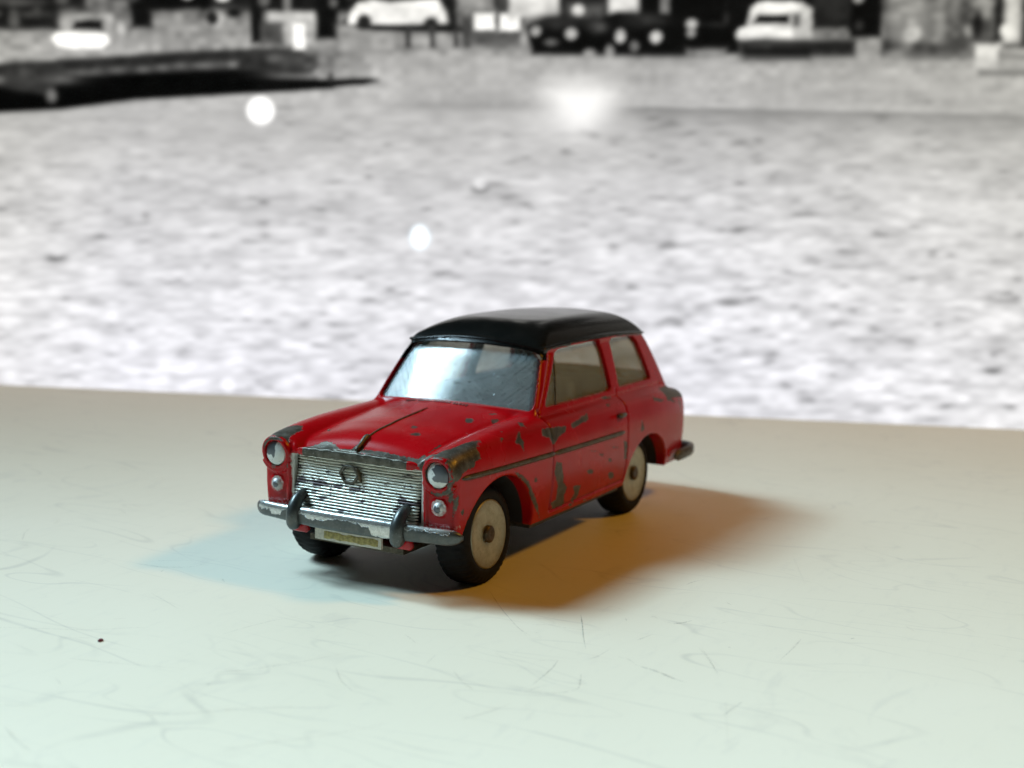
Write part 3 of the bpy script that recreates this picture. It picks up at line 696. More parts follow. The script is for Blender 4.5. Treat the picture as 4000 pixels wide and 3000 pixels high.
# side trim strips (bare metal), each split at the door shut line
for sgn in (1, -1):
    for x0, x1, par in ((9.3, -14.75, None), (-15.25, -40.2, door_l if sgn > 0 else door_r)):
        xx = np.linspace(x0, x1, 40); zz = 16.55 - 0.017 * (9.3 - xx)
        yy = side_y(xx, zz)
        P = np.stack([xx, sgn * (yy + 0.02), zz], 1)
        sc = np.ones(40); sc[:2] = (0.35, 0.8); sc[-2:] = (0.8, 0.4) if par is not None else (1, 1)
        Vt, Ft = sweep(P, circle(0.36, 10, 0.36), sc)
        part('side_trim', Vt, Ft, ZAMAK, par)
# vent divider in each door window
for sgn, dr in ((1, door_l), (-1, door_r)):
    zz = np.linspace(22.2, 30.2, 9); xx = -21.2 - 0.42 * (zz - 22.2)
    yy = 14.6 - 0.24 * (zz - 22) - 0.009 * (zz - 22) ** 2 - 0.18 * ((xx + 40) / 21) ** 2 - 0.45
    part('vent_divider', *sweep(np.stack([xx, sgn * yy, zz], 1), circle(0.13, 6), None, up=(1, 0, 0)), ZAMAK, dr)
# bonnet strip with its mascot at the front
xx = np.linspace(8.2, -7.2, 40); zz = top_z(xx, np.zeros(40))
Vt, Ft = sweep(np.stack([xx, 0 * xx, zz + 0.02], 1), circle(0.17, 8, 0.17), np.r_[0.9, np.ones(34), 0.9, 0.8, 0.7, 0.5, 0.3])
strip = part('bonnet_strip', Vt, Ft, ZAMAK, bonnet)
xm = np.linspace(10.6, 7.4, 16); zm = top_z(xm, np.zeros(16)) + np.interp(xm, [7.4, 8.2, 9.4, 10.6], [0.1, 0.35, 0.35, 0.30])
Vt, Ft = sweep(np.stack([xm, 0 * xm, zm], 1), circle(0.40, 10, 0.40), np.interp(xm, [7.4, 8.0, 9.2, 10.2, 10.6], [0.5, 0.95, 0.8, 0.7, 0.35]))
part('bonnet_mascot', Vt, Ft, ZAMAK, bonnet)

# ------------------------------------------------------------------ grille: one bar after the other
grille = part('grille', *sweep(np.array([[9.5, -10.5, 13.55], [9.5, 10.5, 13.55]]), rrect(0.25, 3.6, 0.1)), DARK)
NB_ = 18
for i in range(NB_):
    t = i / (NB_ - 1); zb = 16.95 - t * 6.75
    xo = 9.65 + 1.25 * t ** 1.4
    yy = np.linspace(-10.35, 10.35, 60)
    xx = xo + 0.30 - 0.0020 * yy ** 2 + 0.02 * np.sin(yy * 1.1 + i * 1.7)
    zz = zb + 0.012 * np.sin(yy * 0.7 + i * 2.3)
    sc = np.ones((60, 2)); sc[:, 1] = 1 + 0.03 * np.sin(yy * 1.1 + i) + rng.normal(0, 0.015, 60); sc[0] = sc[-1] = 0.4; sc[1] = sc[-2] = 0.85
    V_, F_ = sweep(np.stack([xx, yy, zz], 1), circle(0.34, 10, 0.168), sc)
    wv = -0.06 + 0.13 * np.exp(-((t - 0.58) / 0.34) ** 2) + 0 * V_[:, 0]
    wv = wv + 0.05 * (V_[:, 1] > 7) * (t > 0.6)
    part('grille_bar', V_, F_, GRILLE, grille, attrs=dict(wear=wv))
# worn metal lip above the grille
yl = np.linspace(-10.3, 10.3, 60)
xl = 10.72 - 0.0020 * yl ** 2 + 0.03 * np.sin(yl * 1.9); zl = 17.85 - 0.0022 * yl ** 2 + 0.03 * np.sin(yl * 2.7 + 1)
scl = np.ones((60, 2)); scl[:, 1] = 1 + 0.06 * np.sin(yl * 3.7) + rng.normal(0, 0.04, 60); scl[:5] *= np.array([0.25, 0.5, 0.7, 0.85, 0.95])[:, None]; scl[-5:] *= np.array([0.95, 0.85, 0.7, 0.5, 0.25])[:, None]
Vl, Fl = sweep(np.stack([xl, yl, zl], 1), rrect(0.38, 0.62, 0.25, 4), scl)
chl = np.where((Vl[:, 1] < -8.9) | (Vl[:, 1] > 8.4), -0.3, 0.7) + 0 * Vl[:, 0]
lip_o = part('bonnet_lip', Vl, Fl, LIPMAT, bonnet, attrs=dict(chip=chl, silver=0 * chl, inner=0 * chl, wear=0 * chl))
# badge ring with its broken tail
a = np.linspace(0, 2 * np.pi, 37)
ry = 1.40 * (1 + 0.05 * np.cos(6 * a)); rz = 1.12 * (1 + 0.05 * np.cos(6 * a))
P = np.stack([10.62 + 0.05 * np.sin(a), -1.0 + ry * np.cos(a), 15.35 + rz * np.sin(a)], 1)
Vb, Fb = sweep(P, circle(0.25, 8), None, up=(1, 0, 0.02))
badge = part('badge', Vb, Fb, ZAMAK)
P = np.array([[10.6, -0.1, 16.4], [10.66, 0.45, 16.1], [10.66, 0.75, 15.4], [10.66, 0.8, 14.8], [10.66, 1.05, 14.4]])
part('badge_tail', *sweep(P, circle(0.24, 8), [0.6, 1, 1.1, 1, 0.4], up=(1, 0, 0.02)), HUB, badge)

# ------------------------------------------------------------------ lamps
for sgn in (-1, 1):
    c = np.array([10.85, sgn * HL[0], HL[1]])
    Vd, Fd_ = dome(c, 1.70, 0.55, (1, 0, 0.02), 14, 48)
    if sgn < 0:   # far lamp: upper left third worn through
        ch = poly_sd(Vd[:, 1] - c[1], Vd[:, 2] - c[2], [(-2.2, 2.2), (0.5, 2.2), (0.15, 0.9), (0.25, 0.1), (-0.1, -0.75), (-0.35, -0.2), (-1.2, -0.35), (-2.2, 0.1)])
    else:         # near lamp: worn on the outer upper side
        ch = poly_sd(Vd[:, 1] - c[1], Vd[:, 2] - c[2], [(-0.3, 1.35), (0.5, 1.5), (2.2, 2.0), (2.2, -0.7), (1.1, -0.85), (0.3, -0.8), (-0.5, -0.75), (-0.85, -0.4), (-0.2, 0.1), (-0.45, 0.35), (-0.75, 0.75)])
    lamp = part('headlight', Vd, Fd_, LAMP, attrs=dict(chip=ch))
    lamp['label'] = 'silver headlight with paint worn off its outer side' if sgn > 0 else 'silver headlight with paint worn off its upper part'
    c = np.array([10.6, sgn * 13.45, 12.6])
    Vd, Fd_ = dome(c, 0.82, 0.75, (1, 0, 0.0), 12, 36)
    ch = (0.42 if sgn < 0 else 0.5) - np.hypot(Vd[:, 1] - c[1] - 0.05, Vd[:, 2] - c[2] + 0.12)
    part('sidelight', Vd, Fd_, LAMP, attrs=dict(chip=ch))

# ------------------------------------------------------------------ bumpers
def bumper_path(s):
    y = 17.1 * s
    return 13.1 - 2.1 * abs(s) ** 2.2 - 12 * max(abs(s) - 0.86, 0) ** 1.5, y
S = np.linspace(-1, 1, 81)
P = np.array([(bumper_path(s)[0], bumper_path(s)[1], 8.98 + 0.22 * (1 - abs(s) ** 3)) for s in S])
sc = np.ones(81); sc[:5] = (0.25, 0.62, 0.82, 0.93, 0.98); sc[-5:] = sc[4::-1]
sc = np.stack([sc, sc * (1.0 + 0.20 * np.clip(1.6 - 2.2 * np.abs(S), 0, 1))], 1)
sec = np.array([(0.62 * math.copysign(abs(math.cos(a)) ** 0.8, math.cos(a)), 1.08 * math.copysign(abs(math.sin(a)) ** 0.8, math.sin(a))) for a in np.linspace(0, 2 * np.pi, 20, endpoint=False)])
Vb, Fb = sweep(P, sec, sc)
yb = Vb[:, 1]; zb = Vb[:, 2]
th = 9.30 + np.where(np.abs(yb) < 8.5, 0.15, 0.25) + 0.25 * np.sin(yb * 0.55 + 1.2) + np.where((yb < 8.4) & (yb > 4.6), -1.0, 0) + np.where((yb < -8.6) , -0.3, 0)
chb = (th - zb) * 1.0
chb = np.where(np.abs(yb) > 16.0, np.maximum(chb, (np.abs(yb) - 15.7) * 1.2), chb)
chb = np.where((yb > -13) & (yb < -10.8), chb - 0.8, chb)
bumper = part('front_bumper', Vb, Fb, PLATED, attrs=dict(chip=chb))
for sgn in (-1, 1):
    path = np.array([[9.9, 0, 11.75], [10.9, 0, 11.9], [12.0, 0, 11.7], [12.9, 0, 11.1], [13.5, 0, 10.1], [13.7, 0, 9.0], [13.5, 0, 8.0], [13.1, 0, 7.35]])
    tt = np.linspace(0, 1, 8); t2 = np.linspace(0, 1, 29)
    path = np.stack([np.interp(t2, tt, path[:, k]) for k in range(3)], 1)
    for _ in range(4): path[1:-1] = (path[:-2] + 2 * path[1:-1] + path[2:]) / 4
    path[:, 1] = sgn * 8.6
    path[:, 0] -= 0.45
    scl = np.interp(t2, [0, 0.06, 0.3, 0.6, 0.85, 0.95, 1], [0.4, 0.6, 0.75, 1.0, 1.05, 0.85, 0.4])
    Vo, Fo = sweep(path, circle(1.05, 16, 0.98), scl, up=(0, 1, 0))
    ch = 0.9 - 0.5 * (Vo[:, 2] < 8.2) - np.where((Vo[:, 0] < 11.3) & (Vo[:, 2] < 11), 0.9, 0)
    part('overrider', Vo, Fo, PLATED, bumper, attrs=dict(chip=ch))
    # red tabs of the casting below the overriders
    Vt, Ft = sweep(np.array([[11.7, sgn * 8.6 - 1.55, 7.45], [11.8, sgn * 8.6 - 1.2, 7.35], [11.8, sgn * 8.6 + 1.2, 7.35], [11.7, sgn * 8.6 + 1.55, 7.45]]), rrect(0.4, 0.75, 0.36), [0.6, 1, 1, 0.6])
    part('bumper_bracket', Vt, Ft, mat_simple('red_bracket_paint', (0.40, 0.005, 0.012), 0.3) if sgn < 0 else bpy.data.materials['red_bracket_paint'])
# number plate, tilted
Vp, Fp = sweep(np.array([[12.15, -5.5, 7.0], [12.35, 0, 7.0], [12.15, 5.5, 7.0]]), rrect(0.22, 0.85, 0.12, 3))
plate = part('number_plate', Vp, Fp, PLATE_W, smooth=False)
yy = np.linspace(-3.9, 5.0, 24)
Vy, Fy = sweep(np.stack([12.34 - 0.0066 * yy ** 2 + 0.03, yy, 6.98 + 0.04 * np.sin(yy * 2.2)], 1), rrect(0.20, 0.52, 0.1, 3), np.stack([np.ones(24), 1 + 0.10 * np.sin(yy * 3.3)], 1))
part('yellowed_patch', Vy, Fy, PLATE_Y, plate)
# rear bumper
kp = np.array([(-62.0, 17.25, 8.05), (-65.0, 17.55, 8.15), (-68.0, 17.75, 8.3), (-70.2, 17.3, 8.4), (-71.2, 16.0, 8.45), (-71.8, 12.0, 8.5), (-72.1, 5.0, 8.5)])
kp = np.concatenate([kp, kp[::-1] * np.array([1, -1, 1])])
tk = np.linspace(0, 1, len(kp)); t2 = np.linspace(0, 1, 90)
P = np.stack([np.interp(t2, tk, kp[:, k]) for k in range(3)], 1)
for _ in range(3): P[1:-1] = (P[:-2] + 2 * P[1:-1] + P[2:]) / 4
sc = np.ones(90); sc[:4] = (0.3, 0.6, 0.8, 0.95); sc[-4:] = sc[3::-1]
Vr, Fr = sweep(P, sec * np.array([0.95, 0.92]), sc)
part('rear_bumper', Vr, Fr, ZAMAK)
# door handles
for sgn, dr in ((1, door_l), (-1, door_r)):
    xh = np.linspace(-37.6, -40.4, 12); zh = np.full(12, 18.65)
    yh = side_y(xh, zh) + np.interp(np.arange(12), [0, 2, 9, 11], [0.15, 0.55, 0.5, 0.1])
    part('handle', *sweep(np.stack([xh, sgn * yh, zh], 1), circle(0.35, 8, 0.42), np.interp(np.arange(12), [0, 2, 9, 11], [0.7, 1.1, 0.9, 0.6])), ZAMAK, dr)
# cowl vents at the foot of the windscreen
for (y0, n) in ((-6.4, 4), (-4.0, 5), (-1.0, 6), (2.3, 5)):
    V_, F_ = [], []
    for k in range(n):
        yv = y0 + k * 0.50; xv = -10.9 - 0.011 * yv * yv + rng.normal(0, 0.05)
        zt_ = top_z(np.array([xv]), np.array([yv]))[0]
        p, q = sweep(np.array([[xv + 0.38, yv + 0.05, zt_ - 0.02], [xv, yv, zt_ + 0.06], [xv - 0.42, yv - 0.06, zt_ + 0.12]]), circle(0.15, 6, 0.10), [0.5, 1, 0.6])
        F_ += [[i + len(V_) for i in f] for f in q]; V_ += p.tolist()
    part('cowl_vent', V_, F_, GRIME)

# ------------------------------------------------------------------ wheels and underside
RW = 7.02
def wheel(x, sgn, camber):
    w = empty('wheel', (0, 0, 0), toy)
    c = np.array([x, sgn * 15.0, RW])
    w.location = (Vector(c) - Vector((-28, 0, 0))) * MM
    w.rotation_euler = (math.radians(camber), 0, 0)
    prof = [(-4.9, 4.3), (-4.9, 6.0), (-4.75, 6.5), (-4.35, 6.87), (-3.7, 7.0), (-2.6, 7.02), (-1.5, 7.0), (-0.85, 6.87), (-0.35, 6.5), (-0.10, 6.0), (0.0, 5.4), (-0.06, 4.92), (-0.35, 4.78), (-0.6, 4.3)]
    prof = [(p * sgn, r) for p, r in prof]
    def mod(i, a):
        if i in (2, 3, 4): ph = 0.0
        elif i in (6, 7, 8): ph = math.pi
        else: return 0
        return -0.16 * (np.cos(a * 40 + ph) > 0.2)
    V_, F_ = lathe(prof, (0, 0, 0), 240, mod)
    if sgn < 0: F_ = [f[::-1] for f in F_]
    part('tyre', V_, F_, RUBBER, w, off=(0, 0, 0))
    pr = [(-0.7, 4.80), (-0.10, 4.80), (-0.02, 4.62), (-0.10, 4.35), (-0.16, 3.2), (-0.22, 2.0), (-0.26, 1.3), (-0.26, 0.0)]
    V_, F_ = lathe([(p * sgn, r) for p, r in pr], (0, 0, 0), 96)
    part('rim', V_, F_, RIM, w, off=(0, 0, 0))
    pr = [(-0.4, 1.20), (0.16, 1.20), (0.30, 1.02), (0.34, 0.7), (0.26, 0.35), (0.25, 0.0)]
    V_, F_ = lathe([(p * sgn, r) for p, r in pr], (0, 0, 0), 40)
    part('hub_cap', V_, F_, HUB, w, off=(0, 0, 0))
    return w
wheel(0, 1, 3.5); wheel(0, -1, -1.0); wheel(-49.5, 1, 1.5); wheel(-49.5, -1, -1.0)
for xw in (0, -49.5):
    part('axle', *sweep(np.array([[xw, -14.6, RW], [xw, 14.6, RW]]), circle(0.9, 12)), BASE)
pl = np.array([[9.5, 9.0], [9.5, -9.0], [-60, -9.0], [-60, 9.0]])
def slab(x0, x1, w, z0, z1):
    V_ = [(x0, -w, z0), (x1, -w, z0), (x1, w, z0), (x0, w, z0), (x0, -w, z1), (x1, -w, z1), (x1, w, z1), (x0, w, z1)]
    F_ = [[3, 2, 1, 0], [4, 5, 6, 7], [0, 1, 5, 4], [1, 2, 6, 5], [2, 3, 7, 6], [3, 0, 4, 7]]
    return V_, F_
V1, F1 = slab(-66, 10.5, 7.8, 5.35, 6.15); V2, F2 = slab(-41.5, -10.8, 15.5, 5.6, 6.20)
part('baseplate', V1 + V2, F1 + [[i + 8 for i in f] for f in F2], BASE, smooth=False)

#PICTURE
# ------------------------------------------------------------------ the screen with the harbour picture
SC0 = np.array([-187.4, -85.8]); SR = np.array([-0.48489, 0.87457]); SH = np.array([-0.87457, -0.48489])
sw_, z0_, z1_ = 215.0, -72.0, 168.0
nsx, nsz = 760, 424
ss = np.linspace(-sw_, sw_, nsx); zs_ = np.linspace(z0_, z1_, nsz)
Sg, Zg = np.meshgrid(ss, zs_)
U = 1104.2 + 7.2508 * Sg + 0.172 * Zg          # the picture's own coordinates
W_ = 821.85 + 0.1495 * Sg - 7.3223 * Zg
def vnoise(u, v, seed):
    r = np.random.default_rng(seed).random((256, 256))
    iu = np.floor(u).astype(int); iv = np.floor(v).astype(int); fu = u - iu; fv = v - iv
    fu = fu * fu * (3 - 2 * fu); fv = fv * fv * (3 - 2 * fv)
    g = lambda a, b: r[a % 256, b % 256]
    return (g(iu, iv) * (1 - fu) + g(iu + 1, iv) * fu) * (1 - fv) + (g(iu, iv + 1) * (1 - fu) + g(iu + 1, iv + 1) * fu) * fv
def stp(d, s): return 1 / (1 + np.exp(-np.clip(d / (0.62 * s), -30, 30)))
L_ = np.full(U.shape, 0.7)
def lay(mask, val):
    global L_
    L_ = L_ * (1 - mask) + val * mask
def rect(x0, y0, x1, y1, val, s=3.0):
    d = np.minimum(np.minimum(U - x0, x1 - U), np.minimum(W_ - y0, y1 - W_)); lay(stp(d, s), val)
def ell(x, y, rx, ry, val, s=2.5):
    d = (1 - np.sqrt(((U - x) / rx) ** 2 + ((W_ - y) / ry) ** 2)) * min(rx, ry); lay(stp(d, s), val)
def pol(pts, val, s=3.0):
    lay(stp(poly_sd(U, W_, pts), s), val)
# water
wl = np.interp(W_, [100, 200, 260, 400, 600, 800, 950, 1400], [0.735, 0.73, 0.755, 0.825, 0.89, 0.92, 0.93, 0.93])
wl = wl + 0.018 * np.clip((U - 300) / -300, 0, 1) - 0.02 * np.clip((U - 1700) / 500, 0, 1)
per = np.interp(W_, [100, 300, 900], [0.45, 0.7, 1.15])
n3 = vnoise(U / 120.0, W_ / 50.0, 3)
na = vnoise(U / 38.0 + 3, W_ / 11.5, 1); nb_ = vnoise(U / 21.0, W_ / 8.0 + 9, 2); nc = vnoise(U / 70.0 + 7, W_ / 17.0, 5); nd_ = vnoise(U / 44.0 + 1, W_ / 14.0 + 4, 6)
amp = np.interp(W_, [100, 200, 450, 700, 950], [0.22, 0.35, 0.75, 1.05, 1.1])
comb = 0.40 * na + 0.30 * nb_ + 0.30 * nc
wl = wl + 0.012 * amp - amp * (0.36 * (comb - 0.5) + 1.0 * np.clip(comb * 0.6 + nd_ * 0.4 - 0.66, 0, 1)) + 0.05 * (n3 - 0.5)
L_ = wl
# dark streak on the right, quay reflection
lay(stp(W_ - (228 + 0.022 * (U - 1310)), 3) * np.exp(-np.clip(W_ - (228 + 0.022 * (U - 1310)), 0, 400) / 26) * stp(U - 1330, 22) * np.interp(U, [1300, 1800, 2300], [0.62, 0.5, 0.32]), 0.34)
lay(np.exp(-((W_ - 225) / 13) ** 2) * stp(1200 - U, 30) * stp(U - 850, 40) * 0.4, 0.5)
# land strip
pol([(-700, -700), (3200, -700), (3200, 165), (2212, 157), (1550, 140), (1100, 126), (930, 113), (800, 115), (550, 125), (300, 140), (0, 170), (-700, 200)], 0.66, 3)
rect(-700, -700, 3200, 30, 0.09, 12)
rect(-700, -700, 145, 68, 0.10, 6)
ell(45, 8, 60, 9, 0.34, 5); ell(95, 35, 26, 6, 0.3, 4); ell(50, 48, 11, 20, 0.40, 4); ell(155, 5, 14, 9, 0.35, 3)
rect(205, -200, 296, 72, 0.46, 6); rect(300, -200, 347, 62, 0.07, 4); rect(330, -200, 470, 27, 0.05, 4)
rect(345, 32, 545, 95, 0.60, 6); ell(482, 48, 13, 17, 0.74, 4); ell(495, -2, 16, 11, 1.0, 3); ell(440, 35, 30, 10, 0.45, 5)
# clutter along the quay
rq = np.random.default_rng(23)
for k in range(150):
    x = rq.uniform(-300, 2500); y = rq.uniform(-40, 62) if rq.random() < 0.75 else rq.uniform(62, 125)
    ell(x, y, rq.uniform(4, 15), rq.uniform(3, 16), rq.choice([0.04, 0.12, 0.3, 0.5, 0.75]) if y < 62 else rq.choice([0.35, 0.5, 0.6]), rq.uniform(2, 6))
# ground band of the quay
pol([(-700, 70), (0, 70), (200, 80), (550, 78), (560, 105), (300, 116), (140, 125), (0, 136), (-700, 160)], 0.70, 5)
lay(stp(W_ - 72, 4) * stp(100 - W_, 8) * stp(540 - U, 6) * 0.30, 0.5)
# parked pale car
pol([(140, 70), (165, 42), (200, 33), (245, 33), (258, 48), (258, 72)], 0.62, 3); pol([(172, 66), (182, 50), (215, 47), (236, 48), (238, 68)], 0.10, 2.5)
pol([(128, 84), (140, 73), (180, 72), (245, 76), (253, 92), (235, 107), (180, 107), (140, 102)], 1.15, 3); ell(277, 68, 10, 14, 0.88, 4); ell(252, 44, 9, 10, 0.7, 3)
# quay wall and black water below
pol([(-700, 160), (0, 140), (140, 130), (330, 118), (560, 106), (640, 108), (690, 122), (690, 150), (640, 185), (560, 198), (300, 213), (140, 233), (0, 241), (-700, 262)], 0.17, 4)
for x, y, rx in ((190, 157, 22), (220, 155, 12), (265, 152, 20), (320, 150, 14), (360, 147, 14), (400, 143, 18), (450, 142, 20), (510, 140, 26)): ell(x, y, rx, 6, 0.46, 4)
pol([(-700, 205), (0, 185), (60, 195), (110, 205), (140, 180), (180, 168), (300, 160), (560, 150), (640, 163), (730, 176), (725, 190), (560, 199), (300, 213), (140, 233), (0, 240), (-700, 262)], 0.022, 3)
ell(60, 165, 34, 26, 0.26, 9); ell(5, 172, 20, 8, 0.42, 4); ell(122, 206, 11, 14, 0.48, 4); ell(140, 172, 40, 8, 0.38, 6)
# jetty and skiff
pol([(525, 122), (640, 124), (690, 140), (680, 158), (600, 158), (525, 150)], 0.16, 5); ell(600, 125, 16, 10, 0.36, 5); ell(650, 164, 60, 7, 0.46, 4); ell(701, 163, 8, 11, 0.68, 3)
pol([(560, 176), (700, 172), (800, 168), (822, 174), (790, 182), (690, 190), (560, 198)], 0.05, 3); ell(720, 168, 5, 10, 0.2, 3)
ell(770, 108, 40, 6, 0.42, 8); ell(720, 120, 50, 9, 0.40, 10); ell(700, 142, 40, 8, 0.42, 10)
# tree trunk, kiosk, bins
rect(553, -200, 578, 95, 0.08, 3); rect(565, -200, 690, 28, 0.10, 4); rect(622, -200, 638, 34, 0.52, 3); ell(582, 5, 12, 14, 0.4, 3)
rect(572, 50, 620, 98, 0.30, 4); rect(590, 30, 688, 52, 0.82, 4); rect(628, 45, 690, 100, 0.74, 4); rect(642, 55, 667, 108, 1.1, 3)
rect(692, 20, 738, 86, 0.05, 4); rect(690, -200, 760, 24, 0.07, 4); ell(728, 12, 9, 10, 0.4, 3)
# white estate car with bollards in front
rect(736, 60, 1150, 112, 0.64, 6); rect(760, -200, 1000, 2, 0.3, 3)
pol([(758, 55), (765, 30), (780, 12), (810, 5), (850, 10), (880, 8), (950, 2), (966, 30), (970, 52), (900, 60), (830, 58)], 1.02, 3)
pol([(772, 58), (970, 56), (1020, 62), (1020, 74), (880, 72), (790, 66)], 0.10, 3); ell(793, 50, 15, 15, 0.14, 3); ell(935, 55, 15, 13, 0.14, 3)
for x in (886, 937, 988, 1012): rect(x - 5, 60, x + 5, 104, 0.24, 3)
# second parked car
rect(972, -200, 990, 66, 0.12, 4); rect(990, -200, 1070, 30, 0.62, 5); rect(1070, -200, 1098, 66, 0.25, 4)
rect(1000, 40, 1130, 100, 0.30, 6); rect(1026, 33, 1071, 68, 1.08, 3); rect(1080, 34, 1124, 70, 1.08, 3); rect(1126, 80, 1146, 118, 0.66, 4)
# shop fronts and dark cars
rect(1100, -200, 1208, 42, 0.90, 4); rect(1210, -200, 1312, 60, 0.13, 5); rect(1310, -200, 1377, 34, 0.90, 4); rect(1378, -200, 1560, 60, 0.05, 5); rect(1420, -200, 1440, 36, 0.5, 3)
ell(1247, 28, 12, 11, 1.0, 3); rect(1225, 15, 1300, 50, 0.34, 8); ell(1247, 28, 12, 11, 1.0, 3)
pol([(1135, 60), (1180, 42), (1290, 46), (1330, 30), (1440, 40), (1500, 55), (1590, 60), (1590, 118), (1480, 126), (1150, 120)], 0.045, 4)
ell(1210, 52, 44, 14, 0.20, 7); ell(1390, 48, 44, 13, 0.18, 7); ell(1290, 62, 20, 12, 0.28, 6)
for x, y, rx, ry, v in ((1156, 70, 11, 11, .72), (1232, 76, 13, 12, .82), (1336, 81, 11, 14, .82), (1412, 83, 13, 13, .84), (1487, 56, 12, 11, .76), (1486, 75, 10, 9, .62), (1190, 94, 14, 7, .42), (1366, 103, 10, 11, .46), (1271, 117, 13, 10, .62), (1314, 114, 10, 14, .66)): ell(x, y, rx, ry, v, 3)
rect(1478, 108, 1560, 124, 0.58, 5)
# pale pick-up truck
rect(1560, -200, 1830, 70, 0.06, 5); rect(1740, -200, 1830, 60, 0.15, 8)
pol([(1602, 60), (1612, 20), (1640, 8), (1720, 10), (1742, 25), (1745, 88), (1590, 90), (1580, 75)], 0.80, 3)
pol([(1612, 34), (1625, 12), (1700, 10), (1715, 24), (1700, 30)], 1.0, 3); pol([(1618, 54), (1628, 38), (1692, 37), (1694, 54)], 0.08, 2.5); rect(1700, 36, 1716, 62, 0.45, 3)
pol([(1582, 84), (1588, 66), (1620, 60), (1700, 64), (1700, 82), (1640, 86), (1600, 92)], 1.0, 3)
rect(1742, 64, 1815, 84, 0.50, 4); rect(1590, 90, 1835, 126, 0.14, 5); rect(1600, 110, 1740, 132, 0.05, 4); ell(1640, 96, 30, 8, 0.24, 5)
# dark doorway, trees, post and bench on the right
rect(1823, -200, 1892, 84, 0.045, 4); ell(1838, 4, 11, 9, 0.66, 3); ell(1842, 60, 9, 10, 0.2, 4)
lay(stp(np.minimum(np.minimum(U - 1890, 3000 - U), 130 - W_), 4), 0.36 + 0.28 * (vnoise(U / 24, W_ / 20, 11) - 0.4))
rect(1905, -200, 1975, 78, 0.60, 10); ell(1955, 78, 18, 16, 0.80, 5); ell(2010, 40, 14, 60, 0.55, 6); ell(2104, 20, 19, 20, 0.66, 5); ell(2076, 70, 11, 12, 0.62, 4); ell(2092, 60, 11, 28, 0.12, 4); rect(1960, 100, 2060, 130, 0.30, 8)
rect(2128, -200, 2146, 90, 0.14, 4); rect(2148, -200, 2184, 96, 0.82, 5); ell(2155, 70, 14, 14, 0.95, 4); rect(2188, -200, 2400, 98, 0.20, 6)
rect(2090, 98, 2142, 152, 0.92, 4); rect(2140, 106, 2500, 148, 0.66, 4); rect(2144, 122, 2500, 130, 0.45, 3); rect(2100, 152, 2500, 165, 0.24, 5); ell(2186, 180, 14, 12, 0.8, 4)
# streets and walls are never flat in tone
land = stp(205 - W_, 30)
L_ = L_ + land * (0.16 * (vnoise(U / 16, W_ / 13, 31) - 0.5) + 0.12 * (vnoise(U / 34, W_ / 22, 32) - 0.5)) * np.clip(L_ * 2.2, 0.12, 1)
# mottled shallows just below the quay
lay(stp(W_ - 122, 6) * stp(215 - W_, 10) * stp(U - 850, 30) * 0.5, 0.70 + 0.16 * (vnoise(U / 55, W_ / 17, 21) - 0.5))
# buoys, gulls and glare
ell(568, 237, 30, 30, 1.15, 3); pol([(1185, 196), (1215, 190), (1290, 190), (1312, 204), (1292, 240), (1268, 268), (1238, 268), (1212, 236)], 1.10, 22)
lay(np.exp(-(((U - 1250) / 90) ** 2 + ((W_ - 235) / 45) ** 2)) * 0.65, 1.0)
ell(1037, 403, 17, 9, 0.42, 3); ell(1037, 394, 15, 12, 0.98, 3); ell(115, 553, 18, 7, 0.45, 4); ell(117, 544, 13, 7, 0.93, 3); ell(1070, 395, 20, 5, 0.62, 4)
ell(905, 509, 20, 26, 1.2, 2); ell(478, 835, 16, 15, 1.05, 3); ell(1580, 652, 26, 8, 0.55, 5)
def blur(A, n):
    for ax in (0, 1):
        k = np.exp(-np.linspace(-2, 2, 2 * n + 1) ** 2); k /= k.sum()
        A = np.apply_along_axis(lambda r: np.convolve(np.pad(r, n, mode='edge'), k, 'valid'), ax, A)
    return A
L_ = np.clip(L_, 0.01, 1.12)
lin = np.where(L_ <= 0.04045, L_ / 12.92, ((np.maximum(L_, 0) + 0.055) / 1.055) ** 2.4)
cool = np.clip((W_ - 350) / 450, 0, 1); warm = np.clip((U - 1500) / 900, 0, 1) * 0.7 + np.clip((260 - U) / 400, 0, 1) * 0.5 + np.clip((380 - W_) / 380, 0, 1) * 0.6
tint = np.stack([0.995 - 0.035 * cool + 0.0 * warm, 0.985 - 0.028 * cool - 0.012 * warm, 0.985 + 0.03 * cool - 0.10 * warm], -1)
col = lin[..., None] * tint
col[((U - 905) / 26) ** 2 + ((W_ - 509) / 30) ** 2 < 1] *= (0.93, 1.0, 1.03)
P3 = np.stack([SC0[0] + SR[0] * Sg, SC0[1] + SR[1] * Sg, Zg], -1).reshape(-1, 3)
ii = (np.arange(nsz - 1)[:, None] * nsx + np.arange(nsx - 1)[None, :]).ravel()
FQ = np.stack([ii, ii + 1, ii + nsx + 1, ii + nsx], 1)
scr = empty('display_screen', (SC0[0], SC0[1], z0_ - 8))
tag(scr, 'flat screen showing a blurred black and white harbour picture behind the board', 'screen')
def scr_part(name, V_, F_, mat, **kw):
    return mesh_obj(name, np.asarray(V_, float) - np.array([SC0[0], SC0[1], z0_ - 8]), F_, mat, scr, **kw)
scr_part('picture', P3, FQ, PICTURE, smooth=False, attrs=dict(picture=col.reshape(-1, 3)))
def scr_box(s0, s1, d0, d1, za, zb):
    V_ = []
    for zz in (za, zb):
        for s, d in ((s0, d0), (s1, d0), (s1, d1), (s0, d1)):
            p = SC0 + SR * s + SH * d; V_.append((p[0], p[1], zz))
    return V_, [[3, 2, 1, 0], [4, 5, 6, 7], [0, 1, 5, 4], [1, 2, 6, 5], [2, 3, 7, 6], [3, 0, 4, 7]]
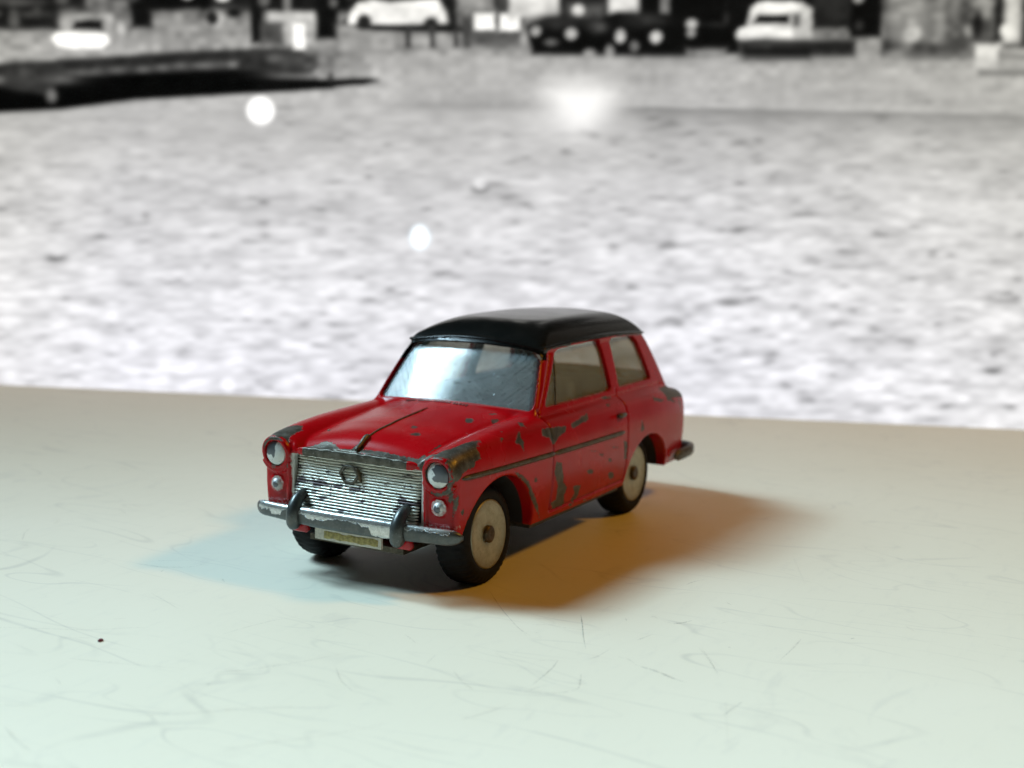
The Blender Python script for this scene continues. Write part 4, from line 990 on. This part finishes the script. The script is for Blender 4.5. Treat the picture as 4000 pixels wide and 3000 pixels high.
scr_part('housing', *scr_box(-sw_ - 9, sw_ + 9, 1.0, 22, z0_ - 8, z1_ + 8), BEZEL, smooth=False)
for nm, bx in (('bezel', (-sw_ - 9, sw_ + 9, -1.5, 0.8, z1_ + 0.2, z1_ + 8)), ('bezel', (-sw_ - 9, sw_ + 9, -1.5, 0.8, z0_ - 8, z0_ - 0.2)), ('bezel', (-sw_ - 9, -sw_ - 0.2, -1.5, 0.8, z0_, z1_)), ('bezel', (sw_ + 0.2, sw_ + 9, -1.5, 0.8, z0_, z1_))):
    scr_part(nm, *scr_box(*bx), BEZEL, smooth=False)

# ------------------------------------------------------------------ scuffs and flecks on the board
def mat_scuff(a):
    nm = 'grey_scuff_%d' % int(a * 100)
    if nm in bpy.data.materials: return bpy.data.materials[nm]
    b = NB(nm); v = b.coord()
    tr = b.n('ShaderNodeBsdfTransparent'); df = b.n('ShaderNodeBsdfDiffuse'); df.inputs['Color'].default_value = (0.14, 0.14, 0.145, 1)
    mx = b.n('ShaderNodeMixShader')
    b.put(mx.inputs[0], b.math('MULTIPLY', b.ramp(b.noise(v, 2600, 3, 0.7), 0.30, 0.65), a))
    b.t.links.new(tr.outputs[0], mx.inputs[1]); b.t.links.new(df.outputs[0], mx.inputs[2])
    return b.finish(mx.outputs[0])
for i, (pts, wd, a) in enumerate(SCUFFS):
    pts = np.array(pts); n = 5 * (len(pts) - 1) + 1
    t0 = np.arange(len(pts)); t1 = np.linspace(0, len(pts) - 1, n)
    p = np.stack([np.interp(t1, t0, pts[:, k]) for k in range(2)], 1)
    for _ in range(2): p[1:-1] = (p[:-2] + 2 * p[1:-1] + p[2:]) / 4
    tg = np.gradient(p, axis=0); tg /= np.linalg.norm(tg, axis=1, keepdims=True) + 1e-9
    nr = np.stack([-tg[:, 1], tg[:, 0]], 1)
    hw = wd * 0.5 * np.interp(np.linspace(0, 1, n), [0, 0.25, 0.7, 1], [0.25, 1, 0.8, 0.15]) * (1 + 0.3 * rng.normal(size=n).clip(-1, 1))
    zz = 0.012 + 0.0006 * i
    Vs = [(*(p[k] - nr[k] * hw[k]), zz) for k in range(n)] + [(*(p[k] + nr[k] * hw[k]), zz) for k in range(n)]
    Fs = [[k, k + 1, n + k + 1, n + k] for k in range(n - 1)]
    mesh_obj('scuff_mark', Vs, Fs, mat_scuff(round(a * (0.55 if len(pts) > 2 else 0.38), 2)), board, smooth=False)
Vf = np.array([(-0.35, -0.2, 0), (0.0, -0.32, 0), (0.45, -0.1, 0), (0.5, 0.2, 0), (0.1, 0.3, 0), (-0.3, 0.2, 0)])
Vf = np.concatenate([Vf * 0.9, Vf * 0.75 + (0, 0, 0.22)])
Ff = [[5, 4, 3, 2, 1, 0], [6, 7, 8, 9, 10, 11]] + [[i, (i + 1) % 6, 6 + (i + 1) % 6, 6 + i] for i in range(6)]
fl = mesh_obj('paint_fleck', Vf, Ff, FLECK, smooth=False)
fl.location = (FLECK_AT[0] * MM, FLECK_AT[1] * MM, 0.00001)
tag(fl, 'tiny dark red fleck lying on the board in the left foreground', 'fleck')
#ENDPICTURE
